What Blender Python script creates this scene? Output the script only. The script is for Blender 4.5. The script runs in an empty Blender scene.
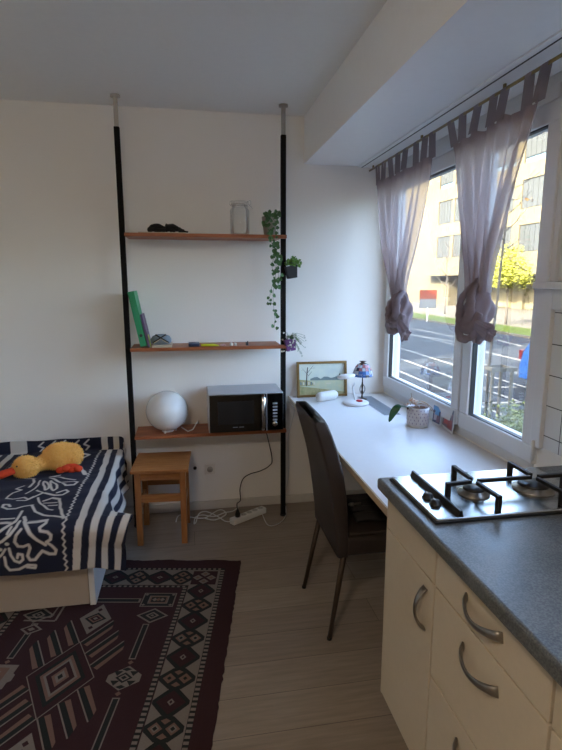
import bpy, bmesh, math, random
import numpy as np
from mathutils import Vector, Matrix, noise
random.seed(7)
R = math.radians
S = bpy.context.scene
COL = S.collection
# ------------------------------------------------------------------ camera, sky, sun, exposure
cam = bpy.data.cameras.new('camera'); camo = bpy.data.objects.new('camera', cam); COL.objects.link(camo)
camo.location = (0, 0, 1.53); camo.rotation_euler = (R(90-10.2), 0, R(-10.12))
cam.sensor_fit = 'VERTICAL'; cam.sensor_height = 36; cam.sensor_width = 27; cam.lens = 25.01
cam.clip_start = .02; cam.clip_end = 500
S.camera = camo
W = bpy.data.worlds.new('sky'); S.world = W; W.use_nodes = True
nt = W.node_tree; nt.nodes.clear()
sky = nt.nodes.new('ShaderNodeTexSky'); sky.sky_type = 'NISHITA'; sky.sun_disc = False
sky.sun_elevation = R(30); sky.sun_rotation = R(243); sky.dust_density = 5.0; sky.air_density = .8
bg = nt.nodes.new('ShaderNodeBackground'); bg.inputs['Strength'].default_value = 1.5
wo = nt.nodes.new('ShaderNodeOutputWorld')
nt.links.new(sky.outputs[0], bg.inputs[0]); nt.links.new(bg.outputs[0], wo.inputs[0])
sun = bpy.data.lights.new('sun', 'SUN'); sun.energy = 18; sun.angle = R(.6); sun.color = (1, .9, .74)
suno = bpy.data.objects.new('sun', sun); COL.objects.link(suno)
suno.rotation_euler = Vector((.894*math.cos(R(30)), .447*math.cos(R(30)), -math.sin(R(30)))).to_track_quat('-Z', 'Y').to_euler()
suno.location = (-10, -5, 20)
S.view_settings.view_transform = 'Standard'; S.view_settings.look = 'None'
S.view_settings.gamma = 1; S.view_settings.use_curve_mapping = False
S.view_settings.exposure = 1.66
FILL_LAMP = 27.0  # strength of the warm fill glow added behind the camera

# ------------------------------------------------------------------ helpers
def srgb(h):
    if isinstance(h, str):
        c = [int(h[i:i+2], 16)/255 for i in (0, 2, 4)]
    else: c = h
    return tuple((x/12.92 if x <= .04045 else ((x+.055)/1.055)**2.4) for x in c)+(1,)
MATS = {}
def mat(name, col, rough=.5, metal=0, noise_amt=0, scale=30, bump=0, bscale=200, coat=0, sheen=0, trans=0, stretch=None, col2=None, emit=0, spec=.5, alpha=1, sss=0, k=1):
    if name in MATS: return MATS[name]
    m = bpy.data.materials.new(name); m.use_nodes = True; MATS[name] = m
    n = m.node_tree; b = n.nodes['Principled BSDF']
    c = tuple(v*k for v in srgb(col)[:3])+(1,)
    b.inputs['Base Color'].default_value = c; b.inputs['Roughness'].default_value = rough
    b.inputs['Metallic'].default_value = metal; b.inputs['Coat Weight'].default_value = coat
    b.inputs['Sheen Weight'].default_value = sheen; b.inputs['Transmission Weight'].default_value = trans
    b.inputs['Specular IOR Level'].default_value = spec
    tc = n.nodes.new('ShaderNodeTexCoord'); mp = n.nodes.new('ShaderNodeMapping')
    n.links.new(tc.outputs['Object'], mp.inputs[0])
    if stretch: mp.inputs['Scale'].default_value = stretch
    t = n.nodes.new('ShaderNodeTexNoise'); t.inputs['Scale'].default_value = scale; t.inputs['Detail'].default_value = 5
    n.links.new(mp.outputs[0], t.inputs[0])
    mx = n.nodes.new('ShaderNodeMix'); mx.data_type = 'RGBA'
    c2 = tuple(v*k for v in srgb(col2)[:3])+(1,) if col2 else tuple(x*.75 for x in c[:3])+(1,)
    mx.inputs[6].default_value = c; mx.inputs[7].default_value = c2
    rp = n.nodes.new('ShaderNodeMapRange'); rp.inputs[1].default_value = .3; rp.inputs[2].default_value = .7
    rp.inputs[3].default_value = 0; rp.inputs[4].default_value = noise_amt if noise_amt else .08
    n.links.new(t.outputs[0], rp.inputs[0]); n.links.new(rp.outputs[0], mx.inputs[0]); n.links.new(mx.outputs[2], b.inputs['Base Color'])
    if bump:
        t2 = n.nodes.new('ShaderNodeTexNoise'); t2.inputs['Scale'].default_value = bscale; t2.inputs['Detail'].default_value = 3
        n.links.new(mp.outputs[0], t2.inputs[0])
        bp = n.nodes.new('ShaderNodeBump'); bp.inputs['Strength'].default_value = bump; bp.inputs['Distance'].default_value = .004
        n.links.new(t2.outputs[0], bp.inputs['Height']); n.links.new(bp.outputs[0], b.inputs['Normal'])
    return m
ROOT = {}
class MB:
    def __init__(s): s.b = bmesh.new()
    def box(s, x0, x1, y0, y1, z0, z1, mi=0, M=None):
        v = [s.b.verts.new((x, y, z)) for z in (z0, z1) for y in (y0, y1) for x in (x0, x1)]
        for q in ((0,2,3,1),(4,5,7,6),(0,1,5,4),(2,6,7,3),(0,4,6,2),(1,3,7,5)):
            f = s.b.faces.new([v[i] for i in q]); f.material_index = mi
        if M: bmesh.ops.transform(s.b, matrix=M, verts=v)
        return s
    def poly(s, pts, mi=0):
        f = s.b.faces.new([s.b.verts.new(p) for p in pts]); f.material_index = mi; return s
    def prism(s, pts, vec, mi=0):
        vec = Vector(vec); a = [s.b.verts.new(p) for p in pts]; c = [s.b.verts.new(Vector(p)+vec) for p in pts]
        n = len(pts)
        for f in [s.b.faces.new(a[::-1]), s.b.faces.new(c)]+[s.b.faces.new((a[i], a[(i+1) % n], c[(i+1) % n], c[i])) for i in range(n)]: f.material_index = mi
        return s
    def tube(s, pts, r, seg=10, mi=0, flat=None, cap=True):
        pts = [Vector(p) for p in pts]; rings = []
        up = None
        for i, p in enumerate(pts):
            d = (pts[min(i+1, len(pts)-1)]-pts[max(i-1, 0)]).normalized()
            if up is None:
                up = Vector((0, 0, 1)) if abs(d.z) < .9 else Vector((0, 1, 0))
            a = d.cross(up).normalized(); b_ = a.cross(d).normalized(); up = b_
            rr = r[i] if isinstance(r, (list, tuple)) else r
            fa, fb = flat if flat else (1, 1)
            rings.append([s.b.verts.new(p+(a*math.cos(t)*fa+b_*math.sin(t)*fb)*rr) for t in [2*math.pi*k/seg for k in range(seg)]])
        for i in range(len(rings)-1):
            for k in range(seg):
                f = s.b.faces.new((rings[i][k], rings[i][(k+1) % seg], rings[i+1][(k+1) % seg], rings[i+1][k])); f.material_index = mi; f.smooth = True
        if cap:
            for rg in (rings[0][::-1], rings[-1]):
                f = s.b.faces.new(rg); f.material_index = mi
        return s
    def lathe(s, prof, c=(0, 0, 0), seg=28, mi=0, M=None):
        rings = []; vs = []
        for r, z in prof:
            if r < 1e-6: v = s.b.verts.new((0, 0, z)); rings.append([v]); vs.append(v)
            else:
                rg = [s.b.verts.new((r*math.cos(2*math.pi*k/seg), r*math.sin(2*math.pi*k/seg), z)) for k in range(seg)]
                rings.append(rg); vs += rg
        for a, b in zip(rings, rings[1:]):
            for k in range(seg):
                k2 = (k+1) % seg
                q = [a[0], b[k2], b[k]] if len(a) == 1 and len(b) > 1 else ([a[k], a[k2], b[0]] if len(b) == 1 and len(a) > 1 else [a[k], a[k2], b[k2], b[k]])
                if len(set(q)) > 2:
                    f = s.b.faces.new(q); f.smooth = True; f.material_index = mi
        MM = Matrix.Translation(c) @ (M or Matrix.Identity(4))
        bmesh.ops.transform(s.b, matrix=MM, verts=vs)
        return s
    def cyl(s, c, r, h, seg=24, mi=0, M=None): return s.lathe([(0, 0), (r, 0), (r, h), (0, h)], c, seg, mi, M)
    def ball(s, c, r, mi=0, seg=20, sc=(1, 1, 1), M=None):
        pr = [(math.sin(math.pi*i/12)*r if 0 < i < 12 else 0, -math.cos(math.pi*i/12)*r) for i in range(13)]
        return s.lathe(pr, c, seg, mi, (M or Matrix.Identity(4)) @ Matrix.Diagonal((*sc, 1)))
    def grid(s, fn, nu, nv, mi=0, smooth=True, uv=None):
        g = [[s.b.verts.new(fn(i/nu, j/nv)) for j in range(nv+1)] for i in range(nu+1)]
        for i in range(nu):
            for j in range(nv):
                f = s.b.faces.new((g[i][j], g[i+1][j], g[i+1][j+1], g[i][j+1])); f.smooth = smooth; f.material_index = mi
        return s
def obj(name, mb, m, parent=None, bevel=0, smooth=False, M=None, solid=0, off=0):
    me = bpy.data.meshes.new(name)
    if M: bmesh.ops.transform(mb.b, matrix=M, verts=mb.b.verts)
    bmesh.ops.recalc_face_normals(mb.b, faces=mb.b.faces) if not solid else None
    r = ROOT.get(parent.name) if parent else None
    if r: bmesh.ops.translate(mb.b, vec=-Vector(r), verts=mb.b.verts)
    mb.b.to_mesh(me); mb.b.free()
    for x in (m if isinstance(m, (list, tuple)) else [m]): me.materials.append(x)
    if smooth:
        for p in me.polygons: p.use_smooth = True
    o = bpy.data.objects.new(name, me); COL.objects.link(o)
    if parent:
        o.parent = parent; ROOT[o.name] = r
    else: ROOT[o.name] = (0, 0, 0)
    if solid:
        md = o.modifiers.new('thickness', 'SOLIDIFY'); md.thickness = solid; md.offset = off
    if bevel:
        md = o.modifiers.new('bevel', 'BEVEL'); md.width = bevel; md.segments = 3; md.limit_method = 'ANGLE'; md.angle_limit = R(40)
        md.harden_normals = False
    return o
def thing(name, label, cat, loc=(0, 0, 0), group=None):
    o = bpy.data.objects.new(name, None); COL.objects.link(o); o.location = loc; o.empty_display_size = .05
    o['label'] = label; o['category'] = cat
    if group: o['group'] = group
    ROOT[o.name] = tuple(loc); return o
def tag(o, label, cat, group=None, kind=None):
    o['label'] = label; o['category'] = cat
    if group: o['group'] = group
    if kind: o['kind'] = kind
    return o
def rebase(o, loc):                      # put a single-mesh thing's origin at its base
    o.data.transform(Matrix.Translation(-Vector(loc))); o.location = loc; ROOT[o.name] = tuple(loc); return o
def struct(name, mb, m, parent=None, bevel=0):
    o = obj(name, mb, m, parent, bevel)
    if not parent: o['kind'] = 'structure'
    return o
_f = 521.0; _Y = R(10.12); _P = R(10.2)
def ray(x, y):
    cy, sy, ct, st = math.cos(_Y), math.sin(_Y), math.cos(_P), math.sin(_P)
    f = Vector((sy*ct, cy*ct, -st)); rt = Vector((cy, -sy, 0)); up = rt.cross(f)
    return f*_f+rt*(x-281)-up*(y-375)
CAMP = Vector((0, 0, 1.53))
def hit(x, y, ax, v):                    # measure: point of the plane axis=v seen at photo pixel x,y
    d = ray(x, y); return CAMP+d*((v-CAMP[ax])/d[ax])

# ------------------------------------------------------------------ materials
M_wall = mat('painted_plaster', 'f0ece6', .75, bump=.15, bscale=120, noise_amt=.12, scale=2, col2='e8e3dc')
M_ceil = mat('white_ceiling_paint', 'f2efea', .8, bump=.1, bscale=150)
M_soff = mat('white_soffit_paint', 'f4f4f4', .28, spec=.6, bump=.03, bscale=40)
M_pvc = mat('white_window_plastic', 'dcdcdc', .3)
M_seal = mat('black_rubber', '15171a', .5)
M_white = mat('white_lacquer', 'e2e2e2', .42, spec=.4)
M_beige = mat('cream_laminate', 'cdbfa8', .45, noise_amt=.15, scale=60, bump=.05, bscale=300)
M_blackm = mat('black_steel', '0a0a0b', .7, spec=.2)
M_steel = mat('brushed_steel', '9a9690', .3, metal=1, noise_amt=.3, scale=80)
M_chrome = mat('chrome', 'c8c8c8', .15, metal=1)
M_blackp = mat('black_plastic', '0b0b0c', .4)
M_whitep = mat('white_plastic', 'dddddb', .4)

def node_mat(name): 
    m = bpy.data.materials.new(name); m.use_nodes = True; MATS[name] = m
    return m, m.node_tree, m.node_tree.nodes['Principled BSDF']
def glassmat(name, tint=(1, 1, 1, 1), refl=.6):
    m = bpy.data.materials.new(name); m.use_nodes = True; n = m.node_tree; n.nodes.clear()
    o = n.nodes.new('ShaderNodeOutputMaterial'); t = n.nodes.new('ShaderNodeBsdfTransparent'); t.inputs[0].default_value = tint
    g = n.nodes.new('ShaderNodeBsdfGlossy'); g.inputs['Roughness'].default_value = .02
    fr = n.nodes.new('ShaderNodeFresnel'); fr.inputs[0].default_value = 1.45
    mu = n.nodes.new('ShaderNodeMath'); mu.operation = 'MULTIPLY'; mu.inputs[1].default_value = refl
    mx = n.nodes.new('ShaderNodeMixShader')
    n.links.new(fr.outputs[0], mu.inputs[0]); n.links.new(mu.outputs[0], mx.inputs[0]); n.links.new(t.outputs[0], mx.inputs[1]); n.links.new(g.outputs[0], mx.inputs[2]); n.links.new(mx.outputs[0], o.inputs[0])
    return m
M_glass = glassmat('window_glass', (.95, .98, .97, 1), .3)
M_jar = glassmat('jar_glass', (.995, .997, .995, 1), .5)
# floor: grey-brown wood planks running across
def plankmat(name, ca, cb, cg, rough, lenx, wid, rot=0):
    m, n, b = node_mat(name)
    tc = n.nodes.new('ShaderNodeTexCoord'); mp = n.nodes.new('ShaderNodeMapping'); mp.inputs['Rotation'].default_value = (0, 0, rot)
    n.links.new(tc.outputs['Object'], mp.inputs[0])
    br = n.nodes.new('ShaderNodeTexBrick'); br.inputs['Scale'].default_value = 1; br.inputs['Brick Width'].default_value = lenx; br.inputs['Row Height'].default_value = wid
    br.inputs['Mortar Size'].default_value = .0012; br.inputs['Color1'].default_value = srgb(ca); br.inputs['Color2'].default_value = srgb(cb); br.inputs['Mortar'].default_value = srgb(cg)
    br.offset = .37
    n.links.new(mp.outputs[0], br.inputs[0])
    m2 = n.nodes.new('ShaderNodeMapping'); m2.inputs['Rotation'].default_value = (0, 0, rot); m2.inputs['Scale'].default_value = (1.5, 18, 1)
    n.links.new(tc.outputs['Object'], m2.inputs[0])
    t = n.nodes.new('ShaderNodeTexNoise'); t.inputs['Scale'].default_value = 3; t.inputs['Detail'].default_value = 8; t.inputs['Roughness'].default_value = .65
    n.links.new(m2.outputs[0], t.inputs[0])
    mx = n.nodes.new('ShaderNodeMix'); mx.data_type = 'RGBA'; mx.blend_type = 'OVERLAY'; mx.inputs[0].default_value = .45
    n.links.new(br.outputs[0], mx.inputs[6]); n.links.new(t.outputs[0], mx.inputs[7]); n.links.new(mx.outputs[2], b.inputs['Base Color'])
    b.inputs['Roughness'].default_value = rough
    return m
M_floor = plankmat('grey_brown_floor_planks', '8e8072', '9c8e7e', '5c5046', .42, 1.3, .17)
# tiles: square white with grey grout
def tilemat():
    m, n, b = node_mat('white_wall_tile')
    tc = n.nodes.new('ShaderNodeTexCoord'); mp = n.nodes.new('ShaderNodeMapping'); mp.inputs['Rotation'].default_value = (0, R(90), R(90)) 
    sx = n.nodes.new('ShaderNodeSeparateXYZ'); cb = n.nodes.new('ShaderNodeCombineXYZ')
    n.links.new(tc.outputs['Object'], sx.inputs[0])
    a1 = n.nodes.new('ShaderNodeMath'); a1.operation = 'ADD'; a1.inputs[1].default_value = .113*40-1.73
    a2 = n.nodes.new('ShaderNodeMath'); a2.operation = 'ADD'; a2.inputs[1].default_value = .116*20-1.418
    n.links.new(sx.outputs['Y'], a1.inputs[0]); n.links.new(sx.outputs['Z'], a2.inputs[0])
    n.links.new(a1.outputs[0], cb.inputs[0]); n.links.new(a2.outputs[0], cb.inputs[1])
    br = n.nodes.new('ShaderNodeTexBrick'); br.offset = 0; br.inputs['Scale'].default_value = 1
    br.inputs['Brick Width'].default_value = .113; br.inputs['Row Height'].default_value = .116; br.inputs['Mortar Size'].default_value = .0018
    br.inputs['Color1'].default_value = srgb('d8d8d6'); br.inputs['Color2'].default_value = srgb('d8d8d6'); br.inputs['Mortar'].default_value = srgb('3a3a3c')
    n.links.new(cb.outputs[0], br.inputs[0]); n.links.new(br.outputs[0], b.inputs['Base Color']); b.inputs['Roughness'].default_value = .25
    return m
M_tile = tilemat()
def woodmat(name, a, b_, rough=.45, st=(2, 25, 25)):
    return mat(name, a, rough, noise_amt=.9, scale=3, stretch=st, col2=b_, bump=.05, bscale=40)
M_shelfwood = woodmat('reddish_shelf_wood', 'ab6238', '7d4224')
M_stoolwood = woodmat('oiled_pine', 'b0743f', '935a2c', st=(3, 25, 25))
M_stoolv = woodmat('oiled_pine_upright', 'b0743f', '935a2c', st=(25, 25, 3))
# worktop: blue-black mottled laminate
def worktopmat():
    m, n, b = node_mat('dark_mottled_worktop')
    tc = n.nodes.new('ShaderNodeTexCoord')
    t1 = n.nodes.new('ShaderNodeTexNoise'); t1.inputs['Scale'].default_value = 9; t1.inputs['Detail'].default_value = 6
    t2 = n.nodes.new('ShaderNodeTexNoise'); t2.inputs['Scale'].default_value = 220; t2.inputs['Detail'].default_value = 3
    for t in (t1, t2): n.links.new(tc.outputs['Object'], t.inputs[0])
    r1 = n.nodes.new('ShaderNodeValToRGB'); r1.color_ramp.elements[0].position = .35; r1.color_ramp.elements[1].position = .7
    r1.color_ramp.elements[0].color = srgb('454b50'); r1.color_ramp.elements[1].color = srgb('6d7173')
    r2 = n.nodes.new('ShaderNodeValToRGB'); r2.color_ramp.elements[0].position = .4; r2.color_ramp.elements[1].position = .62
    r2.color_ramp.elements[0].color = srgb('2c3032'); r2.color_ramp.elements[1].color = srgb('868680')
    n.links.new(t1.outputs[0], r1.inputs[0]); n.links.new(t2.outputs[0], r2.inputs[0])
    mx = n.nodes.new('ShaderNodeMix'); mx.data_type = 'RGBA'; mx.inputs[0].default_value = .4
    n.links.new(r1.outputs[0], mx.inputs[6]); n.links.new(r2.outputs[0], mx.inputs[7]); n.links.new(mx.outputs[2], b.inputs['Base Color'])
    rr = n.nodes.new('ShaderNodeMapRange'); rr.inputs[3].default_value = .28; rr.inputs[4].default_value = .42
    n.links.new(t1.outputs[0], rr.inputs[0]); n.links.new(rr.outputs[0], b.inputs['Roughness'])
    bp = n.nodes.new('ShaderNodeBump'); bp.inputs['Strength'].default_value = .12; bp.inputs['Distance'].default_value = .002
    n.links.new(t2.outputs[0], bp.inputs['Height']); n.links.new(bp.outputs[0], b.inputs['Normal'])
    return m
M_top = worktopmat()
# sheer curtain cloth
def sheermat(name, dens, col):
    m = bpy.data.materials.new(name); m.use_nodes = True; n = m.node_tree; n.nodes.clear()
    o = n.nodes.new('ShaderNodeOutputMaterial'); t = n.nodes.new('ShaderNodeBsdfTransparent'); t.inputs[0].default_value = (1, 1, 1, 1)
    d = n.nodes.new('ShaderNodeBsdfDiffuse'); d.inputs[0].default_value = srgb(col)
    tl = n.nodes.new('ShaderNodeBsdfTranslucent'); tl.inputs[0].default_value = srgb(col)
    a = n.nodes.new('ShaderNodeMixShader'); a.inputs[0].default_value = .45
    n.links.new(d.outputs[0], a.inputs[1]); n.links.new(tl.outputs[0], a.inputs[2])
    tc = n.nodes.new('ShaderNodeTexCoord'); nz = n.nodes.new('ShaderNodeTexNoise'); nz.inputs['Scale'].default_value = 300
    mp = n.nodes.new('ShaderNodeMapping'); mp.inputs['Scale'].default_value = (1, 1, .15); n.links.new(tc.outputs['Object'], mp.inputs[0]); n.links.new(mp.outputs[0], nz.inputs[0])
    mr = n.nodes.new('ShaderNodeMapRange'); mr.inputs[1].default_value = .3; mr.inputs[2].default_value = .7; mr.inputs[3].default_value = dens-.03; mr.inputs[4].default_value = min(1, dens+.03)
    n.links.new(nz.outputs[0], mr.inputs[0])
    x = n.nodes.new('ShaderNodeMixShader'); n.links.new(mr.outputs[0], x.inputs[0]); n.links.new(t.outputs[0], x.inputs[1]); n.links.new(a.outputs[0], x.inputs[2]); n.links.new(x.outputs[0], o.inputs[0])
    return m
M_sheer = sheermat('mauve_sheer_cloth', .70, 'b8a9aa')
M_sheer2 = sheermat('mauve_sheer_cloth_doubled', .95, 'a39498')
M_sheer3 = sheermat('mauve_tab_cloth', .92, '9c9094')
def attrmat(name, rough, sheen=0, bump=0):
    m, n, b = node_mat(name)
    a = n.nodes.new('ShaderNodeVertexColor'); a.layer_name = 'pattern'
    n.links.new(a.outputs[0], b.inputs['Base Color']); b.inputs['Roughness'].default_value = rough; b.inputs['Sheen Weight'].default_value = sheen
    if bump:
        tc = n.nodes.new('ShaderNodeTexCoord'); t = n.nodes.new('ShaderNodeTexNoise'); t.inputs['Scale'].default_value = 400
        bp = n.nodes.new('ShaderNodeBump'); bp.inputs['Strength'].default_value = bump; bp.inputs['Distance'].default_value = .002
        n.links.new(tc.outputs['Object'], t.inputs[0]); n.links.new(t.outputs[0], bp.inputs['Height']); n.links.new(bp.outputs[0], b.inputs['Normal'])
    return m

# ------------------------------------------------------------------ room shell
XF = .625
XL, XR, YB, YF, ZC, ZS, XB = -2.5, 1.33, 3.38, -2.0, 2.535, 2.255, .75
struct('floor', MB().box(XL-.1, 1.5, YF-.1, YB+.1, -.2, 0), M_floor)
struct('ceiling', MB().box(XL-.1, XB+.02, YF-.1, YB+.1, ZC, ZC+.15), M_ceil)
struct('wall_back', MB().box(XL-.1, 1.44, YB, YB+.15, 0, 2.7), M_wall)
struct('wall_left', MB().box(XL-.15, XL, YF-.1, YB+.1, 0, 2.7), M_wall)
struct('wall_front', MB().box(XL-.1, 1.5, YF-.15, YF, 0, 2.7), M_wall)
w = MB()
w.box(XR, 1.44, 1.76, YB, 0, .772)                       # below window 1
w.box(XR, 1.5, YF, 1.76, 0, 1.5)                        # below window 2, behind the tiles
w.box(XR+.05, 1.44, YF, YB, 2.25, 2.7)
w.box(XR, 1.5, YF, -.1, 1.5, 2.25)
struct('wall_right', w, M_wall)
so = MB(); so.prism([(XB, 0, ZS), (1.52, 0, ZS), (1.52, 0, 2.68), (XB, 0, 2.68)], (0, YB+.02, 0)); bmesh.ops.translate(so.b, vec=(0, 0, 0), verts=so.b.verts)
so.box(XB, 1.52, YF, 0, ZS, 2.68)
struct('ceiling_soffit', so, M_soff)
M_base = mat('baseboard_white', 'cfcac3', .5)
struct('baseboard_back', MB().box(XL, XR, YB-.012, YB, 0, .06), M_base, bevel=.003)
struct('baseboard_left', MB().box(XL, XL+.012, YF, YB-.9, 0, .06), M_base, bevel=.003)
# window 1: two casements
win = bpy.data.objects.new('window_1', None); COL.objects.link(win); win.location = (XR, 2.5, .77); win['kind'] = 'structure'; ROOT['window_1'] = (XR, 2.5, .77)
def frame(y0, y1, z0, z1, wd, x0, x1, wb=None):
    wb = wb or wd
    b = MB(); b.box(x0, x1, y0, y1, z0, z0+wb); b.box(x0, x1, y0, y1, z1-wd, z1)
    b.box(x0, x1, y0, y0+wd, z0+wb, z1-wd); b.box(x0, x1, y1-wd, y1, z0+wb, z1-wd); return b
fr = frame(1.765, YB, .772, 2.255, .05, XR, XR+.09); fr.box(XR, XR+.09, 2.30, 2.345, .82, 2.21); fr.box(XR, XR+.09, 1.765, YB, 2.13, 2.255)
obj('window_frame', fr, M_pvc, win, bevel=.004)
def sash(y0, y1, z0, z1, nm):
    s_ = obj('casement', frame(y0, y1, z0, z1, .072, XR-.022, XR+.05, .075), M_pvc, win, bevel=.005)
    obj('rubber_seal', frame(y0+.068, y1-.068, z0+.071, z1-.068, .008, XR-.012, XR+.012), M_seal, s_)
    obj('pane', MB().box(XR+.012, XR+.018, y0+.06, y1-.06, z0+.06, z1-.06), M_glass, s_)
    return s_
sash(2.330, 3.345, .822, 2.165, 'a'); sash(1.747, 2.315, .822, 2.165, 'b')
hg = MB(); hg.cyl((XR-.03, 1.735, .85), .008, .075, 14); obj('hinge', hg, M_whitep, win)
hg = MB(); hg.cyl((XR-.03, 1.735, 2.05), .008, .075, 14); obj('hinge', hg, M_whitep, win)
tb = MB(); tb.box(XR-.03, XR+.06, 1.765, YB-.001, 2.165, 2.215); tb.box(XR-.018, XR+.06, 1.765, YB-.001, 2.215, 2.2549); obj('roller_shutter_box', tb, M_pvc, win, bevel=.004)
# window 2: high strip window above the tiles
win2 = bpy.data.objects.new('window_2', None); COL.objects.link(win2); win2.location = (XR, .8, 1.52); win2['kind'] = 'structure'; ROOT['window_2'] = (XR, .8, 1.52)
obj('window_frame', frame(-.1, 1.722, 1.53, 2.255, .05, XR, XR+.09), M_pvc, win2, bevel=.004)
s2 = obj('casement', frame(-.06, 1.69, 1.56, 2.2, .06, XR-.02, XR+.05), M_pvc, win2, bevel=.004)
obj('rubber_seal', frame(-.005, 1.634, 1.615, 2.145, .008, XR-.012, XR+.012), M_seal, s2)
obj('pane', MB().box(XR+.012, XR+.018, -.02, 1.65, 1.6, 2.16), M_glass, s2)
obj('window_sill', MB().box(XR-.065, XR+.06, -.1, 1.772, 1.503, 1.528), M_pvc, win2, bevel=.004)
struct('trim_1', MB().box(XR-.012, 1.5, 1.722, 1.765, 1.53, 2.255), M_pvc, bevel=.002)
t_ = MB(); t_.box(XR-.028, XR, 1.705, 1.76, .9, 1.503); t_.box(XR-.028, XR, -.6, 1.705, 1.43, 1.503); struct('trim_2', t_, M_pvc, bevel=.004)
struct('tiled_splashback', MB().box(XR-.012, XR, -.6, 1.704, .905, 1.43), M_tile)

# ------------------------------------------------------------------ outdoors
GZ = -1.0
M_asph = mat('grey_asphalt', '494e56', .85, spec=.05, k=0.36, noise_amt=.5, scale=1.2, col2='3f444b', bump=.2, bscale=60)
M_line = mat('road_paint', 'c9c6bd', .7, spec=.05, k=0.3)
M_grass = mat('lawn_green', '8a9a48', .9, spec=.05, k=0.22, noise_amt=.8, scale=6, col2='6a8038')
M_pave = mat('pale_pavement', 'b8b0a2', .85, spec=.05, k=0.14, noise_amt=.4, scale=2)
M_facade = mat('cream_render', 'e2d3ae', .85, spec=.05, k=0.08, noise_amt=.3, scale=.6, col2='d8c698')
M_facade2 = mat('cream_render_recess', 'd9c9a2', .85, spec=.05, k=0.12)
M_blind = mat('grey_blind', '8f9598', .6, spec=.05, k=0.09)
M_wglass = mat('facade_glass', '3a4a55', .15, spec=.5)
M_bldg = mat('outer_wall', 'b5aea4', .9)
def ground(name, x0, x1, y0, y1, z, m, dz=.1): return struct(name, MB().box(x0, x1, y0, y1, z-dz, z), m)
ground('parking_lot', 1.5, 15.2, -25, 90, GZ, M_asph)
ground('grass_verge', 15.2, 17.9, -25, 90, GZ+.05, M_grass, .15)
ground('pavement', 17.9, 60, -25, 90, GZ+.03, M_pave, .1)
ground('kerb', 15.05, 15.2, -25, 90, GZ+.1, M_pave, .2)
ln = MB()
def strip(p, q, w_=.06):
    p = Vector((*p, GZ+.006)); q = Vector((*q, GZ+.006)); d = (q-p).normalized(); n_ = Vector((-d.y, d.x, 0))*w_
    ln.poly([p+n_, p-n_, q-n_, q+n_])
for xx, ya, yb in ((8.0, 5, 25), (6.9, 3, 25), (5.9, 3, 22), (4.6, 4, 14), (10.6, 8, 30), (9.0, 6, 15)):
    strip((xx, ya), (xx, yb), .045)
for a, b in (((10.7, 22.9), (11.1, 20.5)), ((13.3, 20.7), (12.95, 18.5)), ((11.9, 30), (12.1, 22)), ((6.9, 11.3), (7.8, 11.2)), ((5.9, 9.8), (6.9, 9.7))):
    strip(a, b, .06)
struct('parking_bay_lines', ln, M_line)
# our own building around the room (throws its shade over the parking lot)
# own building: one shell around, above and behind the room
ob = MB(); ob.box(-9, 1.5, YB+.16, 6.4, GZ, 9.6); ob.box(-9, 1.5, -22, YF-.16, GZ, 9.6); ob.box(-9, XL-.16, YF-.16, YB+.16, GZ, 9.6); ob.box(XL-.16, 1.5, YF-.16, YB+.16, 2.72, 9.6); ob.box(XL-.16, 1.5, YF-.16, YB+.16, GZ, -.21)
struct('wall_outer_block', ob, M_bldg)
struct('wall_neighbour_block', MB().box(-9, 1.5, 13.0, 80, GZ, 9.6), M_bldg)
# office building across the lot
TH = R(-4.2)
FM = Matrix.Translation((27.9, 37, GZ)) @ Matrix.Rotation(-TH, 4, 'Z')        # local: x out from the street, y along facade, z above ground
fac = thing('office_building', 'cream rendered office building with rows of grey blinds across the street', 'building', (27.9, 37, GZ))
ROOT['office_building'] = (27.9, 37, GZ)
f = MB()
f.box(.02, 8, 17.3, 34, -.2, 18, M=FM); f.box(.02, 8, 14.2, 17.3, -.2, 3.85, M=FM); f.box(.5, 8, 14.2, 17.3, 3.85, 18, M=FM)             # blank gable part, down to the ground
rows = [(4.95, 7.15), (8.45, 10.75), (12.05, 14.3)]
cols = [(11.6, 13.9), (14.5, 16.9)] + [(4.9-3.9*k-0., 7.6-3.9*k) for k in range(5)] + [(8.4, 10.9)]
cols = sorted(cols)
cols = [(-22, -19.1), (-18.1, -15.2), (-14.2, -11.3), (-10.4, -7.5), (-6.6, -3.7), (-2.9, .1), (1.0, 4.0), (4.95, 7.75), (8.5, 11.0), (11.6, 13.9), (14.3, 16.9)]
zs = [3.85]+[z for r_ in rows for z in r_]+[15.6]
prev = 3.85
for (za, zb) in rows:
    f.box(0, .5, -26, 17.3, prev, za, M=FM); yy = -26
    for (a, b) in cols: f.box(0, .5, yy, a, za, zb, M=FM); yy = b
    f.box(0, .5, yy, 17.3, za, zb, M=FM); prev = zb
f.box(0, .5, -26, 17.3, prev, 18, M=FM)
f.box(.5, 8, -26, 14.2, 3.85, 18, M=FM)
obj('wall', f, M_facade, fac)
obj('overhang_slab', MB().box(-1.3, 3.0, -26, 17.4, 3.1, 3.9, M=FM), M_facade, fac)
f = MB(); f.box(2.8, 6, -26, 14.2, -.2, 3.1, M=FM)
for k in range(8): f.box(2.5, 2.8, -24+k*5, -23.4+k*5, -.2, 3.1, M=FM)
obj('recessed_ground_floor', f, M_facade2, fac)
for k in range(7):
    a = -22+k*5; obj('shop_window', MB().box(2.7, 2.82, a, a+2.2, .1, 2.5, M=FM), mat('dull_glazing', '8c8468', .3, spec=.05, k=0.4), fac)
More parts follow.
